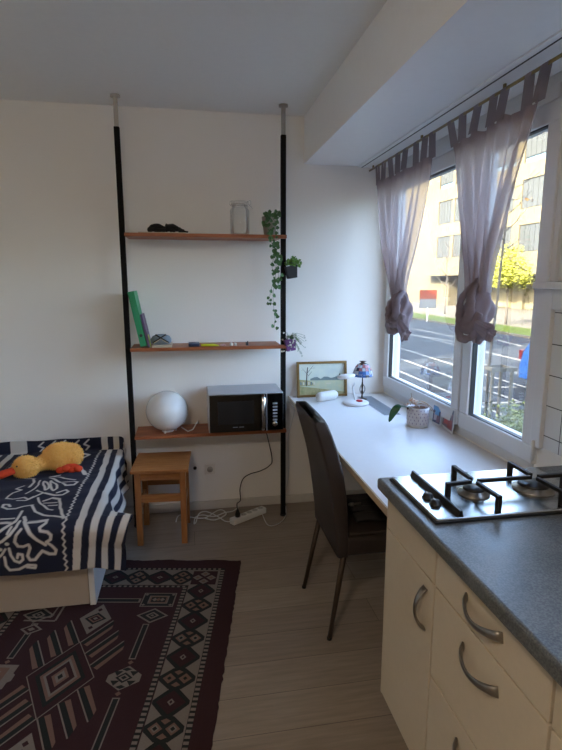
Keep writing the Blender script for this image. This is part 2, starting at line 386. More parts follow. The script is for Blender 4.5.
for (za, zb) in rows:
    for (a, b) in cols:
        if b < -12: continue
        fr_ = obj('window', MB().box(.2, .26, a, b, za, zb, M=FM), M_wglass, fac)
        bl = MB(); nslat = 5
        drop = .3 if (za > 12 and a > -5) else 0
        for q in range(nslat):
            y0 = a+(b-a)*q/nslat; bl.box(.1, .16, y0+.02, a+(b-a)*(q+1)/nslat-.02, za+.05+drop*1.3, zb-.03, M=FM)
        obj('blind', bl, M_blind, fr_)
# distant low hills / further block beyond the gable
# street tree with yellow-green crown
M_bark = mat('grey_bark', '6a6158', .9, k=0.3, noise_amt=.6, scale=20)
M_ylf = mat('yellow_green_leaves', 'e4de62', .6, spec=.05, k=0.24, noise_amt=.9, scale=2, col2='b8c04a')
def leaves(mb, c, rad, n_, size, flat=.9):
    for _ in range(n_):
        v = Vector((random.gauss(0, 1), random.gauss(0, 1), random.gauss(0, 1))).normalized()*(random.random()**.5)
        p = Vector(c)+Vector((v.x*rad[0], v.y*rad[1], v.z*rad[2]))
        q = Matrix.Rotation(random.random()*6.3, 4, 'Z') @ Matrix.Rotation(random.random()*3, 4, 'X')
        s_ = size*random.uniform(.6, 1.3)
        pts = [(-.5, 0, 0), (0, -.32, .05), (.5, 0, 0), (0, .32, .05)]
        mb.poly([p+(q @ Vector(t))*s_ for t in pts])
def branches(mb, base, h, r, nb, spread, start=.35):
    base = Vector(base); pts = [base+Vector((noise.noise((k*.7, h, r*50))*.04*k, noise.noise((k*.7, 3, r))*.04*k, h*k/8)) for k in range(9)]
    mb.tube(pts, [r*(1-.8*k/8) for k in range(9)], 8)
    for k in range(nb):
        t = start+(1-start)*k/nb; p = base.lerp(pts[-1], t); a = k*2.4
        L = spread*(1-.6*t); e = p+Vector((math.cos(a)*L, math.sin(a)*L, L*.9))
        mid = p.lerp(e, .5)+Vector((0, 0, -.06*L))
        mb.tube([p, mid, e], [r*.4*(1-t*.5), r*.25, r*.08], 6)
        for j in (-1, 1):
            e2 = mid+(e-mid)*.8+Vector((math.sin(a)*j, -math.cos(a)*j, .5))*L*.3
            mb.tube([mid, mid.lerp(e2, .5)+Vector((0, 0, .02)), e2], [r*.18, r*.1, r*.05], 5)
tr = thing('street_tree', 'young street tree with bright yellow green leaves on the far pavement', 'tree', (18.4, 27.9, GZ))
b = MB(); branches(b, (18.4, 27.9, GZ), 4.6, .07, 12, 1.3); obj('trunk', b, M_bark, tr)
b = MB(); leaves(b, (18.1, 27.8, 2.1), (1.5, 1.5, .95), 1500, .19); leaves(b, (17.5, 27.6, 1.75), (.9, .9, .7), 380, .18); leaves(b, (18.3, 27.9, 3.1), (.9, .9, .6), 260, .17); leaves(b, (18.7, 27.3, 1.6), (.8, .8, .6), 260, .17); obj('foliage', b, M_ylf, tr)
tr = thing('street_tree', 'thin bare young tree beyond the red sign', 'tree', (19.5, 37.5, GZ))
b = MB(); branches(b, (19.5, 37.5, GZ), 5.5, .07, 14, 1.3); obj('trunk', b, M_bark, tr)
# near sapling inside a wooden guard
gx, gy = 5.25, 8.1
tr = thing('sapling', 'bare leaning sapling with thin twigs rising from the wooden tree guard', 'tree', (gx, gy, GZ))
b = MB(); base = hit(489, 366, 1, gy); pts = [Vector((base.x, gy, GZ))]
for px_, py_ in ((489, 366), (497, 300), (502, 255), (507, 215), (511, 175), (513, 140), (515, 100)): pts.append(hit(px_, py_, 1, gy))
b.tube(pts, [.028, .026, .022, .019, .016, .012, .009, .005], 8)
for k, (a, c_) in enumerate([((505, 232), (528, 207)), ((507, 215), (532, 190)), ((508, 205), (494, 180)), ((510, 190), (540, 172)), ((503, 250), (520, 238)), ((504, 240), (488, 222)), ((512, 165), (528, 148)), ((511, 172), (500, 150)), ((509, 200), (524, 196))]):
    p, q = hit(*a, 1, gy), hit(*c_, 1, gy+.35*(-1)**k); m_ = p.lerp(q, .5)+Vector((0, 0, -.03)); b.tube([p, m_, q], [.009, .006, .003], 6)
    e = m_.lerp(q, .5)+Vector((.05, 0, .14)); b.tube([m_, m_.lerp(e, .6), e], [.004, .003, .002], 5)
obj('trunk', b, M_bark, tr)
b = MB()
for k in range(4):
    p = hit(526+k*2, 198+k, 1, gy); 
    leaves(b, p, (.03, .03, .03), 2, .07)
obj('withered_leaf', b, mat('withered_leaf', 'b8863a', .7), tr)
M_post = mat('weathered_wood', '8f8a7f', .85, k=0.3, noise_amt=.5, scale=15)
gd = thing('tree_guard', 'weathered wooden tree guard of posts and rails outside the window', 'tree guard', (gx, gy, GZ))
zt = hit(489, 366, 1, gy).z
for sx in (-.18, .18):
    for sy in (-.16, .16): obj('post', MB().box(gx+sx-.02, gx+sx+.02, gy+sy-.02, gy+sy+.02, GZ, zt), M_post, gd)
for sy in (-.16, .16): obj('rail', MB().box(gx-.24, gx+.24, gy+sy-.03-.02, gy+sy-.02, zt-.07, zt-.005), M_post, gd)
for sx in (-.18, .18): obj('rail', MB().box(gx+sx-.015, gx+sx+.015, gy-.14, gy+.14, zt-.07, zt-.005), M_post, gd)
M_shr = mat('pale_green_shrub', '9aa860', .8, k=0.3, noise_amt=.8, scale=8, col2='7c8f48')
sh = MB()
for k in range(260):
    x_ = 4.7+random.random()*1.5; y_ = 6.6+random.random()*1.3; h_ = random.uniform(.15, .5)
    q = Vector((x_+random.uniform(-.12, .12), y_+random.uniform(-.12, .12), GZ+h_)); sh.tube([(x_, y_, GZ), ((x_+q.x)/2, (y_+q.y)/2, GZ+h_*.6), q], [.006, .005, .002], 4)
    leaves(sh, q, (.07, .07, .1), 7, .06)
tag(rebase(obj('shrub', sh, M_shr), (5.4, 7.2, GZ)), 'low pale green shrubs growing around the tree guard', 'shrub', kind='stuff')
# sign board
sg = thing('street_sign', 'small red and white sign board on a post by the grass verge', 'sign', (15.0, 31.0, GZ))
p0 = hit(420, 290, 1, 31.); p1 = hit(436, 308, 1, 31.)
sgx = (p0.x+p1.x)/2; zmid = p0.z*.5+p1.z*.5
obj('post', MB().cyl((sgx, 31.02, GZ), .05, p1.z-GZ, 10), M_whitep, sg)
obj('red_panel', MB().box(p0.x, p1.x, 30.98, 31.03, zmid, p0.z), mat('sign_red', 'd8653c', .5, spec=.05, k=0.15), sg)
obj('white_panel', MB().box(p0.x, p1.x, 30.98, 31.03, p1.z, zmid), mat('sign_white', 'd5dadf', .5, spec=.05, k=0.13), sg)
# blue parked car, tail towards us
def car(cx, cy):
    t = thing('car', 'blue parked hatchback seen from behind at the right edge of the window', 'car', (cx, cy, GZ))
    M_car = mat('blue_car_paint', '2a62b8', .25, k=0.35, coat=.6); L, Wd = 4.1, 1.75
    prof = [(0, .35), (-.02, .62), (.06, .95), (.35, 1.42), (.7, 1.5), (1.9, 1.5), (2.7, 1.05), (3.8, .9), (4.08, .7), (4.1, .35)]
    b = MB()
    n_ = 9
    def fn(i, j): pass
    rows_ = []
    for k in range(n_+1):
        s_ = -1+2*k/n_; yy = s_*Wd/2
        e = 1-abs(s_)**5
        rows_.append([b.b.verts.new((cx+(yy*(1-.14*max(0, (z_-.9)/.6))), cy-(x_*(1)+(0 if x_ > 2 else .12*(1-e))-(0 if x_ < 2 else .12*(1-e))), GZ+z_-.04*(1-e))) for x_, z_ in prof])
    for a_, c_ in zip(rows_, rows_[1:]):
        for k in range(len(prof)-1):
            ff = b.b.faces.new((a_[k], a_[k+1], c_[k+1], c_[k])); ff.smooth = True
        b.b.faces.new((a_[0], c_[0], c_[-1], a_[-1]))
    b.b.faces.new(rows_[0]); b.b.faces.new(rows_[-1][::-1])
    obj('body', b, M_car, t)
    M_cg = mat('dark_car_glass', '141c26', .08)
    obj('rear_window', MB().prism([(cx-.6, cy-.06, GZ+1.0), (cx+.6, cy-.06, GZ+1.0), (cx+.52, cy-.3, GZ+1.38), (cx-.52, cy-.3, GZ+1.38)], (0, .03, .02)), M_cg, t)
    for s_ in (-1, 1): obj('side_window', MB().prism([(cx+s_*.84, cy-.45, GZ+1.0), (cx+s_*.84, cy-2.5, GZ+1.0), (cx+s_*.79, cy-1.95, GZ+1.4), (cx+s_*.79, cy-.6, GZ+1.4)], (s_*.02, 0, 0)), M_cg, t)
    for s_ in (-1, 1): obj('tail_light', MB().box(cx+s_*.76-.07, cx+s_*.76+.07, cy-.1, cy+.03, GZ+.72, GZ+.95), mat('tail_light_red', 'a02018', .3, k=.2), t, bevel=.02)
    obj('number_plate', MB().box(cx-.26, cx+.26, cy, cy+.035, GZ+.55, GZ+.67), M_whitep, t)
    obj('bumper', MB().box(cx-.82, cx+.82, cy-.1, cy+.05, GZ+.28, GZ+.48), mat('bumper_grey', '33363c', .6), t, bevel=.03)
    for s_ in (-1, 1):
        for yy in (.75, 3.3):
            w_ = obj('wheel', MB().lathe([(0, -.09), (.2, -.09), (.31, -.07), (.32, 0), (.31, .07), (.2, .09), (0, .09)], (cx+s_*.78, cy-yy, GZ+.32), 24, M=Matrix.Rotation(R(90), 4, 'Y')), M_seal, t)
            obj('hubcap', MB().cyl((cx+s_*.88-.005, cy-yy, GZ+.32), .18, .012, 18, M=Matrix.Rotation(R(90), 4, 'Y')), M_steel, w_)
car(8.5, 11.0)

# ------------------------------------------------------------------ desk
dk = thing('desk', 'long white built-in desk top under the window with a beige front edge', 'desk', (1.0, 2.45, 0))
b = MB(); b.box(.657, 1.33, 1.54, YB-.001, .745, .765)
obj('desk_top', b, M_white, dk, bevel=.002)
M_edge = mat('beige_edge_strip', 'b59f80', .6)
obj('edge_strip', MB().box(.650, .657, 1.54, YB-.001, .737, .7655), M_edge, dk)
obj('support_panel', MB().box(.72, 1.32, 1.542, 1.56, 0, .745), M_white, dk)
obj('support_rail', MB().box(.72, 1.32, YB-.035, YB-.013, .68, .745), M_white, dk)
M_grille = mat('grey_grille', '9fa6ad', .5, metal=.3)
b = MB(); b.box(1.105, 1.205, 2.78, 3.28, .765, .7665)
for k in range(50): b.box(1.11, 1.2, 2.787+k*.0098, 2.791+k*.0098, .7665, .7685)
obj('ventilation_grille', b, M_grille, dk)

# ------------------------------------------------------------------ kitchen units
YC = 1.53
def handle(c, ax, L=.125):
    b = MB(); pts = []; rs = []
    for k in range(13):
        t = k/12; s_ = (t-.5)*L; out = .030*math.sin(math.pi*t)**.7
        p = Vector(c)+(Vector((0, s_, 0)) if ax == 'y' else Vector((0, 0, s_)))+Vector((-out, 0, -.012*math.sin(math.pi*t) if ax == 'y' else 0))
        pts.append(p); rs.append(.0115-.0045*math.sin(math.pi*t))
    b.tube(pts, rs, 10, flat=(.5, 1.15) if ax == 'y' else (1.15, .5)); return b
XF = .625
M_plinth = mat('plinth_beige', '9c8f7b', .6)
def cabinet(y0, y1, fronts, label, name='kitchen_base_cabinet'):
    t = thing(name, label, 'cabinet', (.95, (y0+y1)/2, 0))
    b = MB(); b.box(XF+.02, 1.3, y0+.001, y1-.001, .11, .855)
    obj('carcass', b, M_beige, t)
    obj('plinth', MB().box(XF+.07, 1.28, y0, y1-.02, 0, .11), M_plinth, t)
    for nm, za, zb, h in fronts:
        d = obj(nm, MB().box(XF, XF+.0195, y0+.003, y1-.003, za+.0025, zb-.0025), M_beige, t, bevel=.002)
        if h: obj('handle', handle(*h), M_steel, d)
    return t
cabinet(1.176, 1.512, [('fixed_panel', .733, .855, None), ('door', .115, .733, ((XF, 1.224, .634), 'z'))], 'narrow cream kitchen base cabinet with one door, at the counter end beside the desk')
cabinet(.722, 1.174, [('drawer', .733, .855, ((XF, .947, .800), 'y', .147)), ('drawer', .467, .733, ((XF, .947, .670), 'y', .147)), ('drawer', .115, .467, ((XF, .947, .405), 'y', .147))], 'cream kitchen cabinet with three drawers and curved steel handles')
cabinet(.12, .720, [('drawer', .733, .855, ((XF, .42, .806), 'y', .145)), ('door', .115, .733, ((XF, .18, .637), 'z'))], 'cream kitchen cabinet nearest the camera, cut off by the frame edge')
obj('end_panel', MB().box(XF+.002, 1.3, 1.513, 1.522, .11, .855), M_beige, bpy.data.objects['kitchen_base_cabinet'], bevel=.001)
b = MB(); b.box(.592, XR-.013, .1, YC+.006, .8605, .9)
wt = obj('kitchen_worktop', b, M_top, bevel=.009); tag(rebase(wt, (.95, .8, .8605)), 'dark mottled blue grey laminate worktop over the cream cabinets', 'worktop')
# ------------------------------------------------------------------ gas hob
hb = thing('gas_hob', 'stainless steel two burner gas hob set into the dark worktop', 'hob', (.88, 1.36, .9))
M_hob = mat('polished_steel', 'b9b9b6', .22, metal=1, noise_amt=.2, scale=30)
obj('steel_tray', MB().box(.628, 1.14, 1.19, 1.502, .9, .913), M_hob, hb, bevel=.004)
obj('black_rim', MB().box(.624, 1.144, 1.186, 1.506, .8995, .906), M_blackp, hb, bevel=.001)
obj('divider_ridge', MB().prism([(.690, 1.192, .913), (.706, 1.192, .913), (.702, 1.192, .930), (.696, 1.192, .930)], (0, .306, 0)), M_blackp, hb)
for (x_, y_) in ((.668, 1.325), (.668, 1.278)):
    kb = obj('control_knob', MB().lathe([(0, 0), (.017, 0), (.017, .003), (.0145, .004), (.013, .0125), (0, .0135)], (x_, y_, .913), 24), M_blackp, hb)
    obj('pointer', MB().box(x_-.0015, x_+.0015, y_+.002, y_+.0125, .9264, .9274), M_whitep, kb)
M_burn = mat('burner_cap_enamel', '1e1d1e', .35)
for (x_, y_, r_) in ((.815, 1.33, .034), (1.01, 1.33, .048)):
    bn = obj('burner', MB().lathe([(0, 0), (r_+.012, 0), (r_+.012, .004), (r_, .007), (r_-.002, .014), (0, .014)], (x_, y_, .913), 36), M_steel, hb)
    obj('burner_cap', MB().lathe([(0, 0), (r_-.003, 0), (r_-.003, .005), (r_-.008, .008), (0, .009)], (x_, y_, .927), 36), M_burn, bn)
g = MB(); zt_, th = .957, .0055
def bar(p, q): 
    p, q = Vector(p), Vector(q); d = (q-p).normalized(); n_ = Vector((-d.y, d.x, 0))*th
    g.prism([p-n_, p+n_, q+n_, q-n_], (0, 0, -.011))
def foot(x_, y_, d):
    g.box(x_-.007, x_+.007, y_-.007, y_+.007, .913, zt_)
for cx_ in (.815, 1.01):
    for (ax, ay) in ((-.088, -.01) if cx_ < .9 else (.1, 0), (0, .118), (.004, -.118)):
        bar((cx_+ax, 1.33+ay, zt_), (cx_+ax*.12, 1.33+ay*.12, zt_)); foot(cx_+ax, 1.33+ay, 0)
bar((.825, 1.33, zt_), (1.0, 1.33, zt_))
obj('pan_support', g, mat('cast_iron', '111112', .5), hb, bevel=.0015)

# ------------------------------------------------------------------ chair
ch = thing('dining_chair', 'high backed dark brown leather chair pushed under the white desk', 'chair', (.75, 2.15, 0))
M_leath = mat('dark_brown_leather', '332a26', .48, bump=.25, bscale=90, noise_amt=.4, scale=8)
M_leg = mat('bronze_steel_tube', '43362c', .5, metal=.5)
prof = [(.383, .590, .640), (.45, .586, .638), (.55, .574, .636), (.65, .560, .628), (.75, .542, .612), (.85, .516, .586), (.92, .496, .560), (.955, .486, .545), (.972, .488, .535)]
ya, yb = 1.945, 2.365
def pr(z, i):
    for (z0, a0, b0), (z1, a1, b1) in zip(prof, prof[1:]):
        if z <= z1: t = (z-z0)/(z1-z0); return (a0+(a1-a0)*t, b0+(b1-b0)*t)[i]
    return prof[-1][1+i]
b = MB(); NZ, NP = 36, 44
def backpt(i, j):
    z = .383+(.562*i/.7 if i < .7 else .562+.027*math.sin((i-.7)/.3*math.pi/2)); t = 2*math.pi*j
    xa, xb = pr(z, 0), pr(z, 1); sh_ = .036*((z-.4)/.57)**1.0
    cx_, hw = (xa+xb)/2, (xb-xa)/2
    c_, s_ = math.cos(t), math.sin(t); e = .28
    px_ = cx_+hw*abs(c_)**e*(1 if c_ > 0 else -1)
    if z > .945: hw *= math.sqrt(max(.02, 1-((z-.945)/.0275)**2))
    hy = (yb-ya)/2-.012*max(0, (z-.93)/.04)
    s2 = abs(s_)**.12*(1 if s_ > 0 else -1); yy = (ya+yb)/2+hy*s2
    bow = .012*(1-((yy-(ya+yb)/2)/hy)**2)
    zz = z+ (.006*(1-((yy-(ya+yb)/2)/hy)**4) if z > .95 else 0)
    return (px_, yy, zz)
b.grid(backpt, NZ, NP)
bmesh.ops.remove_doubles(b.b, verts=b.b.verts, dist=.0004)
bmesh.ops.holes_fill(b.b, edges=[e for e in b.b.edges if e.is_boundary])
obj('backrest', b, M_leath, ch)
b = MB(); b.box(.622, 1.04, ya, yb, .383, .470)
sb = obj('seat', b, M_leath, ch, bevel=.018)
obj('seat_cushion', MB().box(.642, 1.03, ya+.01, yb-.01, .468, .486), M_leath, ch, bevel=.009)
for y_ in (1.955, 2.352):
    tp = (.618, y_, .386); bt = (.562 if y_ < 2 else .538, y_, 0)
    lg = obj('leg', MB().tube([bt, tp], [.0095, .013], 12), M_leg, ch); obj('foot_cap', MB().cyl((bt[0], bt[1], 0), .011, .012, 12), M_blackp, lg)
    tp = (1.0, y_, .386); bt = (1.03, y_, 0)
    lg = obj('leg', MB().tube([bt, tp], [.0095, .013], 12), M_leg, ch); obj('foot_cap', MB().cyl((bt[0], bt[1], 0), .011, .012, 12), M_blackp, lg)
cb = thing('folded_jacket', 'dark folded cloth with a metal clip lying on the leather chair seat', 'cloth', (.8, 2.1, .487))
M_cloth = mat('dark_grey_cloth', '2b2829', .85, bump=.4, bscale=60)
for k in range(3):
    def fn(i, j, k=k):
        a = 2*math.pi*i; r1 = .018-.003*k
        return (.70+.26*j+.0*k, 2.06+.075*k+.035*math.cos(a), .487+.016+.016*math.sin(a)+.006*math.sin(9*j+k))
    b = MB(); b.grid(fn, 16, 20); bmesh.ops.remove_doubles(b.b, verts=b.b.verts, dist=.0002); bmesh.ops.holes_fill(b.b, edges=[e for e in b.b.edges if e.is_boundary]); obj('fold', b, M_cloth, cb)
p = hit(343, 499, 1, 1.97)
b = MB(); b.cyl((.652, 1.99, .60), .008, .016, 12, M=Matrix.Rotation(R(90), 4, 'Y')); b.tube([(.645, 1.99, .60), (.70, 1.99, .602)], .005, 8)
obj('support_bar', b, M_steel, ch)

# ------------------------------------------------------------------ pole shelf
ps = thing('pole_shelf', 'wall shelf unit of two black floor to ceiling poles and three brown wooden shelves', 'shelf', (.11, 3.2, 0))
M_polegrey = mat('grey_telescopic_tube', 'a8a49e', .35, metal=.6)
PXL, PXR, PY = -.354, .583, 3.19
for x_ in (PXL, PXR):
    b = MB(); b.box(x_-.015, x_+.015, PY-.015, PY+.015, .012, 2.37)
    p_ = obj('pole', b, M_blackm, ps, bevel=.003)
    b = MB(); b.box(x_-.011, x_+.011, PY-.011, PY+.011, 2.37, ZC-.012); obj('extension_tube', b, M_polegrey, p_)
    obj('ceiling_pad', MB().cyl((x_, PY, ZC-.012), .027, .011, 20), M_polegrey, p_)
    obj('floor_pad', MB().cyl((x_, PY, .001), .02, .012, 20), M_blackp, p_)
for (z0, yf, d) in ((1.781, 3.135, .235), (1.122, 3.135, .235), (.585, 3.135, .235)):
    b = MB(); xa = PXL+.0165; xb = PXR-.0165
    b.box(xa, xb, yf, yf+d, z0, z0+.02)
    if yf > 3.1: b.box(xb, PXR+.012, yf, PY-.017, z0, z0+.02)
    sh_ = obj('shelf_board', b, M_shelfwood, ps, bevel=.002)
Z1, Z2, Z3 = 1.801, 1.142, .605

# microwave
mw = thing('microwave_oven', 'silver microwave oven with black door on the lowest wooden shelf', 'microwave', (.33, 3.2, Z3))
mx0, mx1, my, mz0, mz1 = .106, .566, 3.092, .617, .86
M_mwbody = mat('silver_painted_steel', 'b7bac0', .35, metal=.5)
M_mwglass = mat('black_oven_glass', '060607', .08)
b = MB(); b.box(mx0, mx1, my, 3.365, mz0, mz1); obj('case', b, M_mwbody, mw, bevel=.006)
d_ = obj('door', MB().box(mx0+.006, mx1-.108, my-.018, my-.001, mz0+.006, mz1-.006), M_mwglass, mw, bevel=.003)
obj('window_mesh', MB().box(mx0+.055, mx1-.185, my-.0186, my-.0175, mz0+.055, mz1-.045), mat('dark_mesh', '101113', .3), d_)
b = MB(); b.tube([(mx1-.128, my-.018, mz0+.012), (mx1-.128, my-.036, mz0+.03), (mx1-.128, my-.038, (mz0+mz1)/2), (mx1-.128, my-.036, mz1-.03), (mx1-.128, my-.018, mz1-.012)], .012, 12, flat=(1, .5)); obj('handle', b, M_chrome, d_)
b = MB(); b.box(mx1-.102, mx1-.004, my-.016, my-.001, mz0+.006, mz1-.006); cp = obj('control_panel', b, M_mwglass, mw, bevel=.003)
obj('trim_strip', MB().box(mx1-.108, mx1-.1035, my-.017, my-.001, mz0+.004, mz1-.004), M_mwbody, mw)
for k in range(6):
    z_ = mz1-.068-k*.0205
    obj('button', MB().box(mx1-.068, mx1-.040, my-.019, my-.015, z_-.005, z_+.005), M_mwbody, cp, bevel=.001)
b = MB(); b.lathe([(0, 0), (.018, 0), (.018, .008), (.013, .014), (0, .014)], (mx1-.055, my-.0155, mz0+.048), 24, M=Matrix.Rotation(R(90), 4, 'X')); obj('dial', b, M_chrome, cp)
for k in range(2): obj('brand_mark', MB().box(mx0+.145+k*.038, mx0+.175+k*.038, my-.0187, my-.0180, mz0+.033, mz0+.038), mat('faint_grey_print', '6a6c70', .5), d_)
for x_ in (mx0+.04, mx1-.04):
    for y_ in (3.16, 3.33): obj('rubber_foot', MB().cyl((x_, y_, Z3), .012, .0125, 14), M_blackp, mw)
# globe lamp
gl = thing('globe_lamp', 'white glass globe lamp standing on the lowest wooden shelf', 'lamp', (-.14, 3.14, Z3))
M_opal = mat('opal_glass', 'ecebe8', .12, coat=.5)
gc = (-.144, 3.232, Z3+.131)
b = MB(); pr_ = [(math.sin(a)*.130, -math.cos(a)*.125) for a in [math.pi*k/24 for k in range(25)]]; pr_[0] = (0, -.125); pr_[-1] = (0, .125)
b.lathe(pr_, gc, 48); obj('glass_globe', b, M_opal, gl)
obj('base_ring', MB().lathe([(0, 0), (.036, 0), (.038, .01), (.034, .016), (0, .016)], (-.144, 3.232, Z3+.001), 32), M_whitep, gl)
for a in range(3): obj('foot', MB().cyl((-.144+.05*math.cos(a*2.1-1.9), 3.232+.05*math.sin(a*2.1-1.9), Z3), .007, .02, 12), M_whitep, gl)
b = MB(); b.tube([(-.06, 3.2, Z3+.03), (-.02, 3.16, Z3+.012), (.01, 3.17, Z3+.02), (.03, 3.2, Z3+.045), (.045, 3.24, Z3+.055), (.05, 3.3, Z3+.02), (.04, 3.372, Z3+.01)], .0035, 8); obj('cord', b, M_whitep, gl)
# microwave cord
b = MB(); pp = [(272, 434), (272, 445), (272, 458), (269, 466), (260, 471), (250, 474), (243, 479), (240, 489), (240.5, 500), (242.5, 508), (243, 513)]
pts = [hit(x_, y_, 1, 3.30-.006*k) for k, (x_, y_) in enumerate(pp)]
def smooth(pts, n_=5):
    out = []
    P = [pts[0]]+list(pts)+[pts[-1]]
    for i in range(1, len(P)-2):
        for k in range(n_):
            t = k/n_; a, b_, c_, d = P[i-1], P[i], P[i+1], P[i+2]
            out.append(.5*((2*b_)+(c_-a)*t+(2*a-5*b_+4*c_-d)*t*t+(3*b_-a-3*c_+d)*t**3))
    out.append(P[-2]); return out
pts = [Vector((.465, 3.372, .625))]+[Vector((.49, 3.372, .60)), Vector((.492, 3.36, .56))]+pts[2:]
# ends at the plug on the strip
sA, sB = Vector((.235, 3.11, 0)), Vector((.468, 3.26, 0))
dS = (sB-sA).normalized(); nS = Vector((-dS.y, dS.x, 0))
plugp = sA.lerp(sB, .18)
pts[-1] = Vector((plugp.x, plugp.y, .085)); pts[-2] = Vector((plugp.x, plugp.y+.03, .115))
b.tube(smooth([Vector(p_) for p_ in pts]), .0035, 8); obj('power_cord', b, M_blackp, mw)
b = MB(); b.lathe([(0, 0), (.017, 0), (.017, .02), (.009, .042), (.005, .05), (0, .05)], (plugp.x, plugp.y, .041), 16); obj('plug', b, M_blackp, mw)
# power strip
st = thing('power_strip', 'white multi-socket power strip lying on the floor by the wall', 'power strip', (.35, 3.18, 0))
RS = Matrix.Translation(((sA.x+sB.x)/2, (sA.y+sB.y)/2, 0)) @ Matrix.Rotation(math.atan2(dS.y, dS.x), 4, 'Z')
b = MB(); b.box(-.138, .138, -.025, .025, .0005, .04, M=RS); body_ = obj('housing', b, M_whitep, st, bevel=.007)
for k in range(1, 5):
    c_ = RS @ Vector((-.138+.05+k*.048, 0, .0397)); b = MB(); b.lathe([(0, .0006), (.013, .0006), (.017, .0012), (.019, .0006), (.019, 0)], c_, 24); so_ = obj('socket', b, mat('socket_grey', 'b5b5b2', .5), st)
    obj('hole', MB().cyl(c_+Vector((.006, 0, .0006)), .0022, .0006, 10).cyl(c_-Vector((.006, 0, -.0006)), .0022, .0006, 10), M_blackp, so_)
# coiled white cable (the strip's own) and loops
def floorpts(l, z=.005): return [Vector((*hit(x_, y_, 2, z)[:2], z)) for x_, y_ in l]
b = MB()
l = floorpts([(233, 521), (226, 522), (220, 519), (213, 514), (205, 512), (199, 515), (196, 522), (194, 524), (196, 518), (203, 515), (214, 517), (224, 514), (233, 511), (238, 508)])
for i, p_ in enumerate(l): p_.y = min(p_.y, 3.35); p_.z = .005+.004*(i % 3)
b.tube(smooth(l, 6), .0036, 8)
obj('cord', b, M_whitep, st)
b = MB()
l = floorpts([(176, 523), (178, 518), (183, 516), (192, 519), (205, 519), (216, 513), (222, 511), (226, 516), (215, 521), (205, 520)])
for i, p_ in enumerate(l): p_.y = min(p_.y, 3.35); p_.z = .013+.004*(i % 2)
b.tube(smooth(l, 6), .0036, 8)
tag(rebase(obj('coiled_cable', b, M_whitep), (l[0].x, l[0].y, 0)), 'loops of white cable on the floor between the stool and the power strip', 'cable')
b = MB()
l = [Vector(hit(288, 440, 1, 3.36)), Vector(hit(289, 465, 1, 3.36)), Vector(hit(287, 485, 1, 3.35)), Vector(hit(284, 499, 1, 3.33))]+floorpts([(286, 509), (285, 517), (278, 524), (268, 525)])+[Vector((sB.x-.02, sB.y-.04, .006)), Vector((sB.x-.02, sB.y-.023, .02))]
l = [Vector((.70, 3.365, .74)), Vector((.69, 3.365, .65))]+l
b.tube(smooth(l, 6), .003, 8)
tag(rebase(obj('white_cable', b, M_whitep), (.69, 3.36, 0)), 'white cable hanging down the wall beside the right black pole from the desk', 'cable')
# wall sockets
for (x_, y_, lb, nm) in ((210, 469, 'round white wall socket low on the back wall beside the stool', 'wall_socket'),):
    p_ = hit(x_, y_, 1, YB); t = thing(nm, lb, 'socket', (p_.x, YB, p_.z))
    obj('cover_plate', MB().box(p_.x-.035, p_.x+.035, YB-.006, YB-.0005, p_.z-.035, p_.z+.035), mat('plate_cream', 'eae4dc', .7), t, bevel=.004)
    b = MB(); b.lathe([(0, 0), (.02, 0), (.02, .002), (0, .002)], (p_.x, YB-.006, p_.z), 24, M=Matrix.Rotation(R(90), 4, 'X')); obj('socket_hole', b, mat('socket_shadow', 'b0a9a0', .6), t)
p_ = hit(195, 468, 1, YB)
tag(rebase(obj('wall_hook', MB().lathe([(0, 0), (.012, 0), (.009, .012), (.004, .016), (0, .02)], (p_.x, YB-.0005, p_.z), 16, M=Matrix.Rotation(R(90), 4, 'X')), M_blackp), (p_.x, YB-.001, p_.z)), 'tiny black hook on the wall just right of the stool', 'hook')

# ------------------------------------------------------------------ wooden stool
stl = thing('wooden_stool', 'square oiled pine stool under the left end of the lowest shelf', 'stool', (-.18, 3.08, 0))
sx0, sx1, sy0, sy1, sz = -.322, -.032, 2.925, 3.225, .468
b = MB()
for k in range(5):
    ya_ = sy0-.02+k*(sy1-sy0+.03)/5; b.box(sx0-.018, sx1+.018, ya_, ya_+(sy1-sy0+.03)/5-.0003, sz-.018, sz)
obj('seat', b, M_stoolwood, stl, bevel=.0015)
lw = .017
for (x_, y_) in ((sx0+lw, sy0+lw), (sx1-lw, sy0+lw), (sx0+lw, sy1-lw), (sx1-lw, sy1-lw)):
    obj('leg', MB().box(x_-lw, x_+lw, y_-lw, y_+lw, 0, sz-.0185), M_stoolv, stl, bevel=.003)
for y_ in (sy0+lw, sy1-lw):
    obj('apron', MB().box(sx0+2*lw+.0005, sx1-2*lw-.0005, y_-.009, y_+.009, sz-.068, sz-.019), M_stoolwood, stl)
    obj('stretcher', MB().box(sx0+2*lw+.0005, sx1-2*lw-.0005, y_-.009, y_+.009, .265, .31), M_stoolwood, stl)
for x_ in (sx0+lw, sx1-lw):
    obj('apron', MB().box(x_-.009, x_+.009, sy0+2*lw+.0005, sy1-2*lw-.0005, sz-.068, sz-.019), M_stoolwood, stl)
    obj('stretcher', MB().box(x_-.009, x_+.009, sy0+2*lw+.0005, sy1-2*lw-.0005, .20, .245), M_stoolwood, stl)
stl.rotation_euler = (0, 0, R(-3.5))


